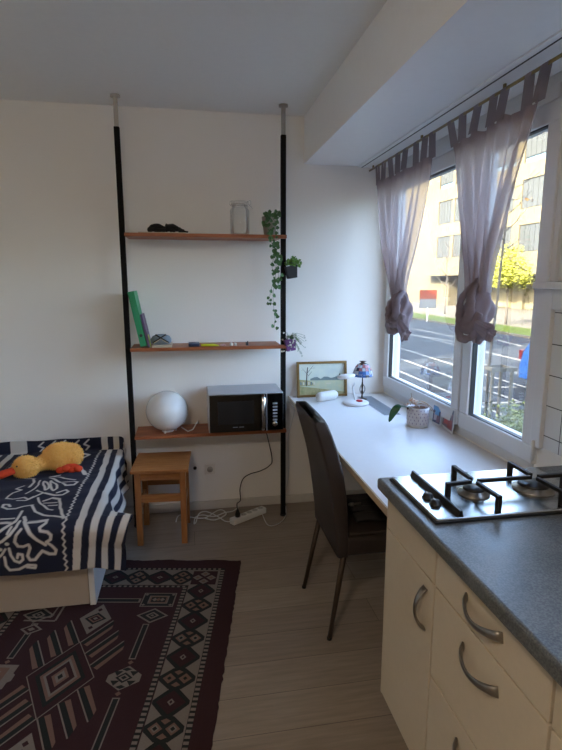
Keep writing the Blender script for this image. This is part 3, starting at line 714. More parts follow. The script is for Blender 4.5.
# ------------------------------------------------------------------ bed
M_bed = mat('greige_bed_board', 'b5a797', .5)
M_bedw = mat('white_bed_board', 'dedcd8', .5)
bd = thing('storage_bed', 'low bed with cream storage boards under the navy and white duvet', 'bed', (-1.4, 2.85, 0))
obj('front_board', MB().box(-2.45, -.502, 2.375, 2.393, .018, .30), M_bed, bd, bevel=.002)
obj('end_board', MB().box(-.499, -.472, 2.372, 3.34, .012, .30), M_bedw, bd, bevel=.002)
obj('plinth', MB().box(-2.42, -.52, 2.43, 3.30, .0085, .05), mat('dark_plinth', '2e2a27', .7), bd)
obj('back_board', MB().box(-2.45, -.502, 3.322, 3.34, .012, .30), M_bedw, bd)
obj('base', MB().box(-2.45, -.502, 2.395, 3.32, .24, .29), M_bedw, bd)
obj('mattress', MB().box(-2.44, -.485, 2.385, 3.345, .302, .455), mat('white_mattress', 'd9dade', .8, bump=.2), bd, bevel=.03)
# duvet: one cloth sheet, top, hanging front, hanging foot end, turned-up back hem
ZT, VF, UE, VB = .485, 2.34, -.455, 3.325
def px2uv(x, y):
    p = hit(x, y, 2, ZT)
    if p.y < VF: p = hit(x, y, 1, VF-.012); return (p.x, VF-(ZT-p.z))
    if p.y > VB: p = hit(x, y, 1, VB); return (p.x, VB+(p.z-ZT))
    return (p.x, p.y)
RES = .0035; U0, U1, V0, V1 = -1.55, -.278, 2.082, 3.395
nu, nv = int((U1-U0)/RES), int((V1-V0)/RES)
uu = U0+(np.arange(nu+1))*RES; vv = V0+(np.arange(nv+1))*RES
UU, VV = np.meshgrid(uu, vv, indexing='ij')
NAVY, CREAM = np.array(srgb('151a30')[:3]), np.array(srgb('cdc6bc')[:3])
img = np.zeros((nu+1, nv+1))
def stroke(pts, w_, val=1, px=True):
    q = [px2uv(*p) for p in pts] if px else pts
    for (a, b_), (c_, d) in zip(q, q[1:]):
        dx, dy = c_-a, d-b_; L = dx*dx+dy*dy+1e-9
        t = np.clip(((UU-a)*dx+(VV-b_)*dy)/L, 0, 1)
        D = np.hypot(UU-a-t*dx, VV-b_-t*dy); np.maximum(img, np.clip((w_-D)/RES+.5, 0, 1), out=img)
def S7(l, w_): stroke([(x/7.025, 500+y/7.025) for x, y in l], w_)
def S6(l, w_): stroke([(x/7.025, 440+y/7.025) for x, y in l], w_)
tk = .0062
S7([(0,310),(50,285),(100,240),(130,190),(135,150)], tk); S7([(0,245),(60,190),(110,140),(155,80)], tk); S7([(0,135),(50,130),(95,125)], tk*.8)
S7([(0,165),(40,160),(75,160)], tk*.7); S7([(80,235),(95,190)], tk*.8); S7([(170,115),(190,170),(240,230),(290,275),(340,305)], tk*1.25)
S7([(205,155),(270,145),(330,130),(335,155),(300,190),(310,210),(360,215),(385,235),(380,265),(350,285),(385,310),(415,340),(410,365),(370,365),(320,350),(300,375),(275,410),(240,415),(222,390),(235,340),(225,315),(190,330),(155,325),(135,290),(145,240),(170,205)], tk)
S7([(95,340),(105,390),(130,425),(165,435),(190,415),(185,385),(155,380),(150,405)], tk*.9)
S7([(60,405),(70,460),(95,490),(160,480),(220,450),(275,450),(270,470),(215,465)], tk*.9)
for c_ in ((35, 348), (82, 305)): S7([c_, (c_[0]+1, c_[1])], tk*1.4)
S7([(70,345),(45,385),(0,425)], tk*.8); S7([(0,440),(5,500)], tk*.8)
S6([(225,455),(250,500),(310,515),(380,520),(440,540),(425,470),(420,410),(370,400),(310,415)], tk); S6([(270,400),(290,440),(340,475),(370,480)], tk*.8)
S6([(310,430),(400,430)], tk*.7); S6([(340,450),(400,448)], tk*.7); S6([(230,450),(170,465),(110,485),(50,490),(15,475),(25,455),(60,455),(70,470)], tk)
S6([(120,425),(180,420),(230,400),(300,375),(260,350)], tk*.8); S6([(310,375),(390,385),(440,385),(480,365),(465,350),(400,370)], tk)
S6([(170,315),(110,345),(150,350),(90,370),(60,390),(45,410),(90,415),(170,400),(200,410),(235,395)], tk*.8); S6([(180,375),(240,340),(270,310),(280,280)], tk*.8)
S6([(310,290),(300,320),(320,350),(340,340),(335,300),(310,290)], tk*.9); S6([(360,290),(350,330),(375,355),(400,340),(390,310),(360,290)], tk*.9)
S6([(350,265),(430,300),(520,290),(545,300),(520,320),(460,325),(440,310)], tk); S6([(380,250),(450,270),(530,275)], tk*.9); S6([(350,250),(420,240)], tk)
S6([(200,330),(240,290),(230,270)], tk); S6([(560,185),(600,230)], tk*2)
S6([(130,235),(180,262),(240,262)], tk)
# more of the same flowers further back, mostly behind the toy
for du in (0.0,):
    stroke([(-.9, 3.2), (-.8, 3.12), (-.72, 3.2), (-.78, 3.27), (-.9, 3.2)], tk*1.3, px=False); stroke([(-.66, 3.15), (-.62, 3.22), (-.7, 3.27)], tk*1.3, px=False)
# zigzag line, stripes at the foot, left striped panel
for zc, dr in ((-.567, 1), (-1.028, 1)):
    k = 0; q = []
    v_ = V0
    while v_ < V1: q.append((zc+(.0055 if k % 2 else -.0055)+(.02*max(0, (2.4-v_))*-1 if zc > -1 else 0), v_)); v_ += .0165; k += 1
    stroke(q, .0036, px=False)
UD = UU+.0*VV+np.where(VV > 2.9, (VV-2.9)*.03, 0)+np.clip(2.34-VV, 0, 1)*.13
sw = .0335
def soft(ph): f_ = np.mod(ph, 2.0); d_ = np.where(f_ < 1, np.minimum(f_, 1-f_), -np.minimum(f_-1, 2-f_)); return np.clip(d_*sw/RES+.5, 0, 1)
reg = UD > -.516
img[reg] = soft((UD[reg]+.516)/sw); img[UU > U1-.008] = 0
lp = UU < -1.045
img[lp] = soft((UU[lp]+1.045)/sw)
# turned-up hem at the wall: blocks
hem = VV > VB-.01
hb_ = np.floor((UU+1.16)/.035).astype(int)
img[hem & (UU < -.6)] = 0
ua, ub = px2uv(10, 449)[0], px2uv(27, 449)[0]
img[hem & (UU > ua) & (UU < ub)] = 1
img[hem & (UU > -.6)] = (np.floor((UU[hem & (UU > -.6)]+.6)/.036).astype(int) % 2)
for c_ in (-.93, -.86, -.8, -.72, -.66): stroke([(c_, VB+.0), (c_+.02, VB+.02), (c_-.01, VB+.035), (c_+.02, VB+.06)], .0045, px=False)
M_duvet = attrmat('printed_cotton_duvet', .9, 0, .15)
def dpos(u, v):
    n1 = noise.noise((u*3.1, v*3.1, 1.3)); n2 = noise.noise((u*8, v*8, 4.)); 
    n3 = noise.noise((u*5+v*2, v*16, 7.)); x, y, z = u+.006*n3, v, ZT+.014*n1+.008*n2+.005*n3-.004
    rb = .05
    if v < VF:
        d = VF-v; th_ = min(d/rb, 1.45); 
        y = VF-rb*math.sin(th_)-.006*n1; dz = rb*(1-math.cos(th_))+max(0, d-rb*1.45)
        z -= dz; y -= .012*math.sin(min(1, d/.15)*math.pi)+.01
    if v > VB:
        d = v-VB; y = VB+.01-.004*n2; z += d
        z += 0
    if u > UE:
        d = u-UE
        fr = min(1, max(0, (v-2.38)/.16)); fr = fr*fr*(3-2*fr)
        bk = min(1, max(0, (v-3.0)/.25))
        ang = R(12)+(R(66)-R(12))*fr+R(16)*bk
        if v < VF: ang = R(4)
        t0 = min(1, d/.07); 
        x = UE+d*(1-t0)+d*t0*math.cos(ang)+.03*fr*t0*(0.5+noise.noise((v*7, 2, 0)))
        z -= d*t0*math.sin(ang)
        x += .010*n2*t0
        if v < VF: x -= .22*d*min(1, (VF-v)/.12); z -= .25*d*min(1, (VF-v)/.1); y += .30*d*min(1, (VF-v)/.2)
    return (x, y, z)
b = MB(); g_ = [[b.b.verts.new(dpos(float(U0+i*RES), float(V0+j*RES))) for j in range(nv+1)] for i in range(nu+1)]
for i in range(nu):
    for j in range(nv):
        f = b.b.faces.new((g_[i][j], g_[i+1][j], g_[i+1][j+1], g_[i][j+1])); f.smooth = True
dv = obj('duvet', b, M_duvet, solid=.008, off=-1)
colr = np.ones(((nu+1)*(nv+1), 4), np.float32)
im = img.reshape(-1, 1)
colr[:, :3] = im*CREAM+(1-im)*NAVY
at = dv.data.color_attributes.new('pattern', 'FLOAT_COLOR', 'POINT'); at.data.foreach_set('color', colr.ravel())
tag(rebase(dv, (-.9, 2.85, ZT)), 'navy duvet with white leaf drawings and striped border spread over the bed', 'duvet')

# ------------------------------------------------------------------ plush duck
M_plush = mat('yellow_plush', 'fbc96e', .95, noise_amt=.5, scale=40, col2='efb052', sheen=.2)
M_felt = mat('orange_felt', 'd8431a', .9, noise_amt=.3, scale=60)
dkk = thing('plush_duck', 'yellow fluffy toy duck with orange bill and feet lying on the duvet', 'toy', (-.78, 2.98, ZT))
zz = ZT+.012
def P(x, y, Y): return Vector(hit(x, y, 1, Y))
bc = P(60.5, 457.5, 3.04); hc = P(26, 467.5, 2.93)
b = MB()
b.ball(bc+Vector((0, 0, .008)), .096, sc=(1.05, .85, .80), M=Matrix.Rotation(R(-6), 4, 'Y')); b.ball(bc+Vector((.055, 0, .012)), .07, sc=(.95, .95, .95)); b.ball(bc+Vector((-.07, -.02, -.012)), .052, sc=(1.1, .9, .8))
b.ball(hc+Vector((0, 0, .004)), .064, sc=(1.05, .9, .92)); b.ball(hc.lerp(bc, .36), .036, sc=(1.2, 1, .9))
me = bpy.data.meshes.new('tmp'); b.b.to_mesh(me); b.b.free(); to = bpy.data.objects.new('tmp', me); COL.objects.link(to)
md = to.modifiers.new('r', 'REMESH'); md.mode = 'VOXEL'; md.voxel_size = .006; md = to.modifiers.new('s', 'SMOOTH'); md.iterations = 6
dg = bpy.context.evaluated_depsgraph_get(); ev = to.evaluated_get(dg).to_mesh()
b = MB(); b.b.from_mesh(ev); bpy.data.objects.remove(to)
for v in b.b.verts: v.co += v.normal*.004*noise.noise(v.co*60)
b.b.normal_update()
lst = [(v.co.copy(), v.normal.copy()) for v in b.b.verts]; random.shuffle(lst)
for f in b.b.faces: f.smooth = True
for co, no in lst[:5200]:
    t1 = no.orthogonal().normalized(); t2 = no.cross(t1); a = random.random()*6.28
    s_ = t1*math.cos(a)+t2*math.sin(a); w_ = random.uniform(.0012, .0022); L = random.uniform(.006, .014)
    tip = co+no*L+(s_*random.uniform(-.5, .5)+Vector((0, 0, -.3)))*L*.8
    s2_ = t1*math.cos(a+1.57)+t2*math.sin(a+1.57)
    vs = [b.b.verts.new(co+s_*w_), b.b.verts.new(co-s_*w_*.6+s2_*w_), b.b.verts.new(co-s_*w_*.6-s2_*w_), b.b.verts.new(tip)]
    for q in ((0, 1, 3), (1, 2, 3), (2, 0, 3)): b.b.faces.new([vs[k] for k in q])
obj('body', b, M_plush, dkk)
bp = [P(13.5, 470.5, 2.90), P(8, 472.5, 2.885), P(1, 475, 2.87), P(-5, 476.5, 2.86)]
obj('bill', MB().tube(bp, [.030, .030, .032, .022], 16, flat=(1, .62)), M_felt, dkk)
ft = MB()
fp = P(70, 469, 2.945)
for k, dx in enumerate((-.05, -.018, .014, .045)):
    ft.ball(fp+Vector((dx, -.004*k, (.003 if k % 2 else -.004))), .023, sc=(1.1, 1, .78))
ft.ball(fp+Vector((0, .02, .002)), .04, sc=(1.3, .8, .5)); obj('foot', ft, M_felt, dkk)
obj('eye', MB().ball(P(16.8, 466.5, 2.868), .0045), M_blackp, dkk)

# ------------------------------------------------------------------ rug
cR, sR = math.cos(R(10.5)), math.sin(R(10.5)); OR = (.249, 2.66)
def RG(u, w_, z=.0066): return Vector((OR[0]-(u*cR+w_*sR), OR[1]+u*sR-w_*cR, z))
M_mar = mat('maroon_wool', '300f14', .95, noise_amt=.4, scale=150, bump=.6, bscale=350)
M_crm = mat('cream_wool', '7d7268', .95, noise_amt=.4, scale=150, bump=.6, bscale=350)
M_blk = mat('green_black_wool', '131917', .95, noise_amt=.4, scale=150, bump=.6, bscale=350)
M_tan = mat('tan_wool', '75594a', .95, noise_amt=.4, scale=150, bump=.6, bscale=350)
rg = MB(); RW, RL = 1.268, 1.746
outl = []
def jit(k): return .004*noise.noise((k*.9, 0, 5))+.003*random.uniform(-1, 1)
n_ = 90
outl += [(jit(k)+.0, RL*k/n_) for k in range(n_)]+[(RW*k/60, RL) for k in range(60)]+[(RW+jit(k), RL*(1-k/n_)) for k in range(n_)]+[(RW*(1-k/60), jit(k+7)-.006*math.sin(k*.5)) for k in range(60)]
rg.prism([RG(u, w_, .0008) for u, w_ in outl][::-1], (0, 0, .0055))
LV = [0]
def pg(pts, mi, lv): 
    rg.poly([RG(u, w_, .00655+.00025*lv) for u, w_ in pts], mi)
def dia(cu, cw, a, b_, mi, lv): pg([(cu-a, cw), (cu, cw-b_), (cu+a, cw), (cu, cw+b_)], mi, lv)
def rect(u0, u1, w0, w1, mi, lv): pg([(u0, w0), (u1, w0), (u1, w1), (u0, w1)], mi, lv)
def line(p, q, t, mi, lv):
    dx, dy = q[0]-p[0], q[1]-p[1]; L = math.hypot(dx, dy); nx, ny = -dy/L*t, dx/L*t
    pg([(p[0]+nx, p[1]+ny), (q[0]+nx, q[1]+ny), (q[0]-nx, q[1]-ny), (p[0]-nx, p[1]-ny)], mi, lv)
MAR, CRM, BLK, TAN = 0, 1, 2, 3
# dashed guard lines
rect(.078, RW-.078, .083, .099, BLK, 1); rect(.078, .099, .083, RL-.083, BLK, 1); rect(RW-.099, RW-.078, .083, RL-.083, BLK, 1)
rect(.248, RW-.248, .247, .262, BLK, 1); rect(.25, .272, .247, RL-.247, BLK, 1); rect(RW-.272, RW-.25, .247, RL-.247, BLK, 1)
w_ = .10
while w_ < RL-.09:
    for a, b_ in ((.079, .098),) + (((.252, .271),) if .26 < w_ < RL-.26 else ()):
        rect(a, b_, w_, w_+.0125, CRM, 2); rect(RW-b_, RW-a, w_, w_+.0125, CRM, 2)
    w_ += .0235
u_ = .10
while u_ < RW-.09:
    rect(u_, u_+.014, .084, .098, CRM, 2)
    if .26 < u_ < RW-.27: rect(u_, u_+.014, .248, .261, CRM, 2)
    u_ += .027
# border bands
def band(fn, L0, L1, cen):
    k = 0; t = cen
    while t < L1:
        if t > L0:
            # cream triangles between the diamonds on both edges
            if k % 2 == 0:
                fn([(-.069, t-.008), (-.018, t-.064), (.018, t-.064), (.069, t-.008), (.069, t+.008), (.018, t+.064), (-.018, t+.064), (-.069, t+.008)], BLK, 3); fn([(-.056, t), (0, t-.056), (.056, t), (0, t+.056)], MAR, 4)
                fn([(-.014, t), (0, t-.017), (.014, t), (0, t+.017)], CRM, 5); fn([(-.006, t), (0, t-.008), (.006, t), (0, t+.008)], MAR, 6)
            else:
                fn([(-.070, t-.012), (-.025, t-.054), (.025, t-.054), (.070, t-.012), (.070, t+.012), (.025, t+.054), (-.025, t+.054), (-.070, t+.012)], BLK, 3)
                for s_ in (-1, 1):
                    c_ = s_*.031
                    fn([(c_-.026, t), (c_, t-.027), (c_+.026, t), (c_, t+.027)], TAN, 4); fn([(c_-.016, t), (c_, t-.017), (c_+.016, t), (c_, t+.017)], TAN if k % 4 == 1 else CRM, 5); fn([(c_-.009, t), (c_, t-.01), (c_+.009, t), (c_, t+.01)], BLK, 6)
                    fn([(-.018, t+s_*.034), (0, t+s_*.018), (.018, t+s_*.034), (0, t+s_*.044)], TAN, 4)
        t += .1165; k += 1
rect(.1, .106, .1, RL-.1, CRM, 1); rect(.1, RW-.1, .1, .105, CRM, 1)
rect(.106, .246, .105, RL-.1, CRM, 1.5)
rect(RW-.246, RW-.106, .105, RL-.1, CRM, 1.5); rect(.106, RW-.106, .105, .242, CRM, 1.6); rect(.106, RW-.106, RL-.242, RL-.105, CRM, 1.6)
rect(.112, .240, .112, .236, MAR, 2.5); rect(RW-.240, RW-.112, .112, .236, MAR, 2.5)
band(lambda p, m, l: pg([(.176+a, b_) for a, b_ in p], m, l), .25, RL-.2, .409-.1165)
band(lambda p, m, l: pg([(RW-.176+a, b_) for a, b_ in p], m, l), .25, RL-.2, .409-.1165)
band(lambda p, m, l: pg([(b_, .173+a*.93) for a, b_ in p], m, l), .25, RW-.22, .2925-.1165)
# corner rosette
for c_ in (.176, RW-.176):
    for du, dw in ((.035, 0), (-.035, 0), (0, .034), (0, -.034)):
        dia(c_+du, .173+dw, .026, .024, CRM, 3); dia(c_+du, .173+dw, .012, .011, TAN, 4)
# field, mirrored about the middle
MID = .634
def both(fn):
    fn(lambda u: u); fn(lambda u: 2*MID-u)
def med(m):
    for fl in (0, 1):                                    # the motif is mirrored down the rug
        fw = (lambda w_: 1.746-w_) if fl else (lambda w_: w_)
        D = lambda u, w_, a, b_, mi, lv: dia(m(u), fw(w_), a, b_, mi, lv)
        Rt = lambda u0, u1, w0, w1, mi, lv: rect(m(u0), m(u1), fw(w0), fw(w1), mi, lv)
        Rt(.29, .45, .311, .422, CRM, 2); Rt(.296, .444, .317, .416, BLK, 3)
        Rt(.322, .418, .335, .398, CRM, 4); Rt(.327, .413, .34, .393, TAN, 5); Rt(.335, .405, .347, .386, BLK, 6)
        D(.352, .3665, .013, .014, CRM, 7); D(.388, .3665, .013, .014, CRM, 7); D(.37, .3665, .013, .014, TAN, 7)
        for a in (.305, .435):
            for b_ in (.326, .407): D(a, b_, .01, .008, CRM, 4)
        D(.37, .488, .074, .055, CRM, 2); D(.37, .488, .06, .044, BLK, 3); D(.37, .488, .032, .026, CRM, 4); D(.37, .488, .02, .016, BLK, 5); D(.37, .488, .009, .007, CRM, 6)
        if fl: continue
        for a, b_ in ((.548, .772), (.972, 1.2)):
            Rt(.3685, .3975, a, b_, CRM, 2); Rt(.3735, .3925, a+.006, b_-.006, BLK, 3)
        D(.383, .79, .012, .012, TAN, 2); D(.383, .953, .012, .012, TAN, 2)
        o8 = [(.45, .86), (.45, .892), (.387, .938), (.32, .892), (.32, .856), (.381, .809)]
        pg([(m(u), w_) for u, w_ in o8], CRM, 2)
        for (a, b_) in ((.415, .85), (.415, .9), (.352, .85), (.352, .9)): 
            pg([(m(a-.018), b_-.012), (m(a+.018), b_-.012), (m(a), b_+.014)], BLK, 3)
        D(.385, .828, .02, .01, BLK, 3); D(.385, .92, .02, .01, BLK, 3); D(.385, .873, .034, .028, BLK, 4); D(.385, .873, .022, .018, CRM, 5); D(.385, .873, .012, .01, BLK, 6)
both(med)
for q in (0, 1): rect(.455, MID*2-.455, .356+q, .39+q, CRM, 1); rect(.465, MID*2-.465, .362+q, .384+q, BLK, 2)
for q in (0, .722):
    dia(.625, .512+q, .073, .108, CRM, 2); dia(.625, .512+q, .05, .043, BLK, 3); dia(.625, .512+q, .036, .030, TAN, 4); dia(.625, .512+q, .026, .021, MAR, 5); dia(.625, .512+q, .012, .01, CRM, 6)
    dia(.625, .448+q, .012, .013, MAR, 3); dia(.625, .576+q, .012, .013, MAR, 3)
for q in (0,):
    cw = .873+q
    for mi, a in ((CRM, 1.0), (MAR, .965), (BLK, .74), (TAN, .60), (CRM, .50), (MAR, .42), (TAN, .26), (CRM, .17), (BLK, .08)):
        dia(MID, cw, .134*a, .203*a, mi, 10+[1.0, .965, .74, .60, .50, .42, .26, .17, .08].index(a))
    for su in (-1, 1):
        for sw_ in (-1, 1):
            for k in range(3):
                t = k/3+.02; s0 = (MID+su*.134*t, cw+sw_*-.203*(1-t)); e0 = (s0[0]+su*.094, s0[1]-sw_*.146)
                ox = su*sw_*.0; 
                def off(p, d): return (p[0]+su*d*.84, p[1]+sw_*d*.54)
                line(s0, e0, .0028, CRM, 8); 
                pg([off(s0, .003), off(e0, .003), off((e0[0]-su*.01, e0[1]+sw_*.018), .023), off(s0, .023)], BLK, 7)
                pg([off(s0, .023), off((e0[0]-su*.01, e0[1]+sw_*.018), .023), off((e0[0]-su*.026, e0[1]+sw_*.03), .044), off(s0, .044)], TAN, 7)
# asymmetric motifs on the left side of the field
dia(.883, .591, .05, .037, CRM, 9); dia(.883, .591, .036, .026, MAR, 10); dia(.883, .591, .018, .013, CRM, 11)
line((.806, .416), (.802, .53), .005, CRM, 9); line((.802, .532), (.947, .53), .005, CRM, 9); line((.83, .416), (.832, .505), .004, CRM, 9); line((.832, .506), (.945, .506), .004, CRM, 9)
pg([(.94, .806), (.826, .809), (.83, .935), (.94, .98)], CRM, 9); pg([(.93, .822), (.855, .825), (.858, .90), (.93, .94)], TAN, 10); pg([(.92, .84), (.88, .843), (.883, .87), (.92, .9)], CRM, 11)
rug = obj('rug', rg, [M_mar, M_crm, M_blk, M_tan])
tag(rebase(rug, (-.3, 1.9, 0)), 'dark maroon woven rug with cream and black diamond patterns on the floor', 'rug')

# ------------------------------------------------------------------ curtains
rail = MB(); rail.box(1.10, 1.225, .35, YB-.004, 2.2475, 2.2548)
cr = thing('curtain_rail', 'white ceiling mounted curtain track with a thin brass rod above the window', 'curtain rail', (1.17, 1.9, 2.255))
obj('track', rail, M_soff, cr, bevel=.002)
obj('groove', MB().box(1.125, 1.131, .35, YB-.006, 2.246, 2.2474), M_seal, cr)
M_brass = mat('dull_brass', '8f7c52', .35, metal=.9)
obj('rod', MB().tube([(1.18, .4, 2.228), (1.18, YB-.01, 2.228)], .006, 12), M_brass, cr)
for k in range(5): obj('rod_bracket', MB().box(1.176, 1.184, .5+k*.7, .512+k*.7, 2.2335, 2.2472), M_brass, cr)
XC = 1.18
def curtain(label, edges, tabs, knotc, ks, tail, seed):
    """edges: list of (z, yleft(far), yright(near)) from top to the knot"""
    t = thing('curtain', label, 'curtain', (XC, (edges[0][1]+edges[0][2])/2, 2.225), 'tab top sheer curtains at the window' if False else None)
    zt = edges[0][0]; zb = edges[-1][0]
    rnd = random.Random(seed); ph = [rnd.uniform(0, 6) for _ in range(4)]
    def row(v):
        z = zt+(zb-zt)*v
        for (z0, a0, b0), (z1, a1, b1) in zip(edges, edges[1:]):
            if z >= z1-1e-6: q = (z0-z)/(z0-z1); return a0+(a1-a0)*q, b0+(b1-b0)*q
        return edges[-1][1:]
    def fn(i, j):
        v = j; z = zt+(zb-zt)*v; ya_, yb_ = row(v)
        # bundle into pleats as it narrows
        y = ya_+(yb_-ya_)*i
        gather = 1-(abs(yb_-ya_)/abs(edges[0][2]-edges[0][1]))
        amp = .010+.018*min(1, gather*1.2)*(1-.35*v)
        th_ = i*2*math.pi*7.3+ph[0]+.8*math.sin(i*9+ph[1])
        x = XC+amp*math.sin(th_)+.008*math.sin(i*2*math.pi*2.6+ph[2]+v*3)
        y += .35*amp*math.cos(th_)*(.2+v)*.9
        sag = .018*abs(math.sin(math.pi*i*(tabs-1)))*(1-v)**6
        if v < .25: z -= sag*(1-v/.25)*1.0
        return (x, y, z)
    b = MB(); b.grid(fn, 150, 60); obj('cloth', b, M_sheer, t)
    # header hem band, doubled
    def fh(i, j): 
        x, y, z = fn(i, j*.06); return (x-.0015, y, z)
    b = MB(); b.grid(fh, 150, 3); obj('header_band', b, M_sheer2, t)
    ya_, yb_ = edges[0][1:]
    for k in range(tabs):
        i = k/(tabs-1); i = min(.985, max(.015, i+rnd.uniform(-.025, .025))); x, y, z = fn(i, 0.004); w_ = .022+.005*rnd.random(); yo = rnd.uniform(-.02, .02)
        def ft_(a, c_):
            s_ = (a*2-1)
            if c_ < .45: q = c_/.45; xx = x+.006+(XC+.0075-x-.006)*q; zz_ = z-.012+(2.228-z+.012)*q
            elif c_ < .55: q = (c_-.45)/.1; an = math.pi*q; xx = XC+.0078*math.cos(an); zz_ = 2.228+.0078*math.sin(an)
            else: q = (c_-.55)/.45; xx = XC-.0078+(x-.006-XC+.0078)*q; zz_ = 2.228+(z-.012-2.228)*q
            top = 1-abs(c_-.5)*2
            return (xx, y+yo*top+s_*w_*(1-.25*math.sin(math.pi*c_)), zz_)
        b = MB(); b.grid(ft_, 3, 24); obj('tab', b, M_sheer3, t)
    # knot: rope of twisted cloth looped on itself, plus the free tail with a frilled hem
    kc = Vector(knotc); b = MB()
    sx, sy, sz_ = ks
    def kb(i, j):
        th_ = 2*math.pi*i; ph_ = math.pi*j
        r = 1+.10*math.sin(3*th_+5*ph_+ph[0])+.07*math.sin(7*th_-4*ph_+ph[1])+.13*noise.noise((math.cos(th_)*1.6+seed, math.sin(th_)*1.6, ph_*1.3))
        return (kc.x+sx*r*math.sin(ph_)*math.cos(th_), kc.y+sy*r*math.sin(ph_)*math.sin(th_), kc.z-sz_*r*math.cos(ph_))
    b.grid(kb, 64, 40)
    def loop(pts, rad, n_=8):
        P_ = smooth([Vector(p) for p in pts], n_); rr = []
        for k, p_ in enumerate(P_): rr.append(rad*(.75+.35*math.sin(math.pi*k/(len(P_)-1)))*(1+.12*math.sin(k*1.7)))
        m0 = len(b.b.verts); b.tube(P_, rr, 14, flat=(1, .7))
    q = kc
    loop([q+Vector((0, sy*.1, sz_*1.15)), q+Vector((-sx*.9, sy*.75, sz_*.55)), q+Vector((-sx*1.15, sy*.7, -sz_*.15)), q+Vector((-sx*1.15, sy*.1, -sz_*.55)), q+Vector((-sx*.9, -sy*.55, -sz_*.5)), q+Vector((-sx*.4, -sy*.95, -.0))], sy*.34)
    loop([q+Vector((0, -sy*.1, sz_*1.1)), q+Vector((-sx*.9, -sy*.5, sz_*.7)), q+Vector((-sx*1.1, -sy*.75, sz_*.05)), q+Vector((-sx*1.2, -sy*.25, -sz_*.35)), q+Vector((-sx*1.1, sy*.45, -sz_*.6)), q+Vector((-sx*.3, sy*.8, -sz_*.75))], sy*.30)
    loop([q+Vector((-sx*.3, sy*.9, sz_*.3)), q+Vector((-sx*1.0, sy*.85, -sz_*.3)), q+Vector((-sx*1.0, sy*.5, -sz_*.95)), q+Vector((-sx*.4, 0, -sz_*.9))], sy*.32)
    obj('knot', b, M_sheer2, t)
    td = Vector(tail); L = td.length; dn = td.normalized(); s1 = dn.cross(Vector((1, 0, 0))).normalized(); s2 = Vector((1, 0, 0))
    def tf(i, j):
        th_ = 2*math.pi*i; r0 = sy*.30*(1+.9*j)*(1+.16*j*math.sin(5*th_+ph[2])+.10*j*math.sin(11*th_+1))
        p_ = q+Vector((-sx*.6, -sy*.35, -sz_*.35))+td*j; return tuple(p_+s1*r0*math.cos(th_)*1.05+s2*r0*.62*math.sin(th_))
    b = MB(); b.grid(tf, 80, 16); 
    def tf2(i, j):
        th_ = 2*math.pi*i; a = Vector(tf(i, 1)); c_ = q+Vector((-sx*.6, -sy*.35, -sz_*.35))+td*.88; return tuple(a.lerp(c_, j*.8+.05*math.sin(9*th_)*j))
    b.grid(tf2, 80, 8); obj('tail', b, M_sheer2, t)
    return t
def EY(x, y): p = hit(x, y, 0, XC); return p.y, p.z
def edge_table(L, Rr):
    Lp = [EY(*p) for p in L]; Rp = [EY(*p) for p in Rr]
    def at(T, z):
        T = sorted(T, key=lambda a: -a[1])
        if z >= T[0][1]: return T[0][0]
        for (y0, z0), (y1, z1) in zip(T, T[1:]):
            if z >= z1: return y0+(y1-y0)*(z0-z)/(z0-z1)
        return T[-1][0]
    zt = 2.14; zb = min(Lp[-1][1], Rp[-1][1])-.03
    return [(z, at(Lp, z), at(Rp, z)) for z in [zt+(zb-zt)*k/14 for k in range(15)]]
e1 = edge_table([(375, 178), (378, 210), (383, 250), (390, 280), (393, 292)], [(435, 138), (430, 175), (421, 215), (411, 255), (405, 275), (402, 290)])
c1 = hit(402, 313, 0, XC)
curtain('mauve sheer curtain tied in a knot, the far one by the room corner', e1, 8, c1, (.052, .070, .105), (0, -.11, -.075), 3)
e2 = edge_table([(449, 130), (453, 170), (460, 215), (467, 255), (470, 283)], [(546, 80), (537, 120), (517, 180), (504, 225), (493, 262), (487, 285)])
c2 = hit(478, 312, 0, XC)
curtain('mauve sheer curtain tied in a knot, the near one in front of the window mullion', e2, 7, c2, (.054, .056, .116), (0, -.135, -.035), 8)

# ------------------------------------------------------------------ things on the desk
ZD = .7655
# framed landscape picture
pf = thing('framed_picture', 'small gilt framed landscape painting leaning on the back wall', 'picture', (.875, 3.33, ZD))
M_gilt = mat('dull_gilt', '86683a', .45, metal=.5, noise_amt=.6, scale=60)
lean = Matrix.Translation((.875, 3.325, ZD)) @ Matrix.Rotation(R(-7), 4, 'X')
W2, H2 = .172, .238
fb = MB()
for a in ((-W2, W2, 0, .016), (-W2, W2, H2-.016, H2)): fb.box(a[0], a[1], -.012, .008, a[2], a[3], M=lean)
for a in ((-W2, -W2+.016), (W2-.016, W2)): fb.box(a[0], a[1], -.012, .008, .016, H2-.016, M=lean)
obj('frame', fb, M_gilt, pf, bevel=.002)
cols_ = [mat('paint_sky', 'd6dccd', .6, noise_amt=.6, scale=15, col2='bccac8'), mat('paint_water', 'b4c0aa', .6, noise_amt=.8, scale=25, col2='cdc9a0'), mat('paint_tree', '4c4a40', .7), mat('paint_hills', '7a8c8c', .7, noise_amt=.7, scale=40), mat('paint_shore', 'b5a97e', .7, noise_amt=.8, scale=40, col2='7f8a5c'), mat('paint_white', 'cfccb8', .7)]
cv = MB()
def cq(pts, mi, d): cv.poly([lean @ Vector((x_, -.001-.0003*d, z_)) for x_, z_ in pts], mi)
cv.box(-W2+.015, W2-.015, -.001, .004, .015, H2-.015, mi=0, M=lean)
cq([(-.157, .016), (.157, .016), (.157, .115), (-.157, .115)], 1, 1)
cq([(-.157, .016), (.157, .016), (.157, .028), (.02, .05), (-.157, .075)], 4, 2)
hl = [(-.08, .112)]+[(-.08+.0237*k, .122+.012*noise.noise((k*.9, 0, 0))+.008*(k % 3)) for k in range(11)]+[(.157, .108)]
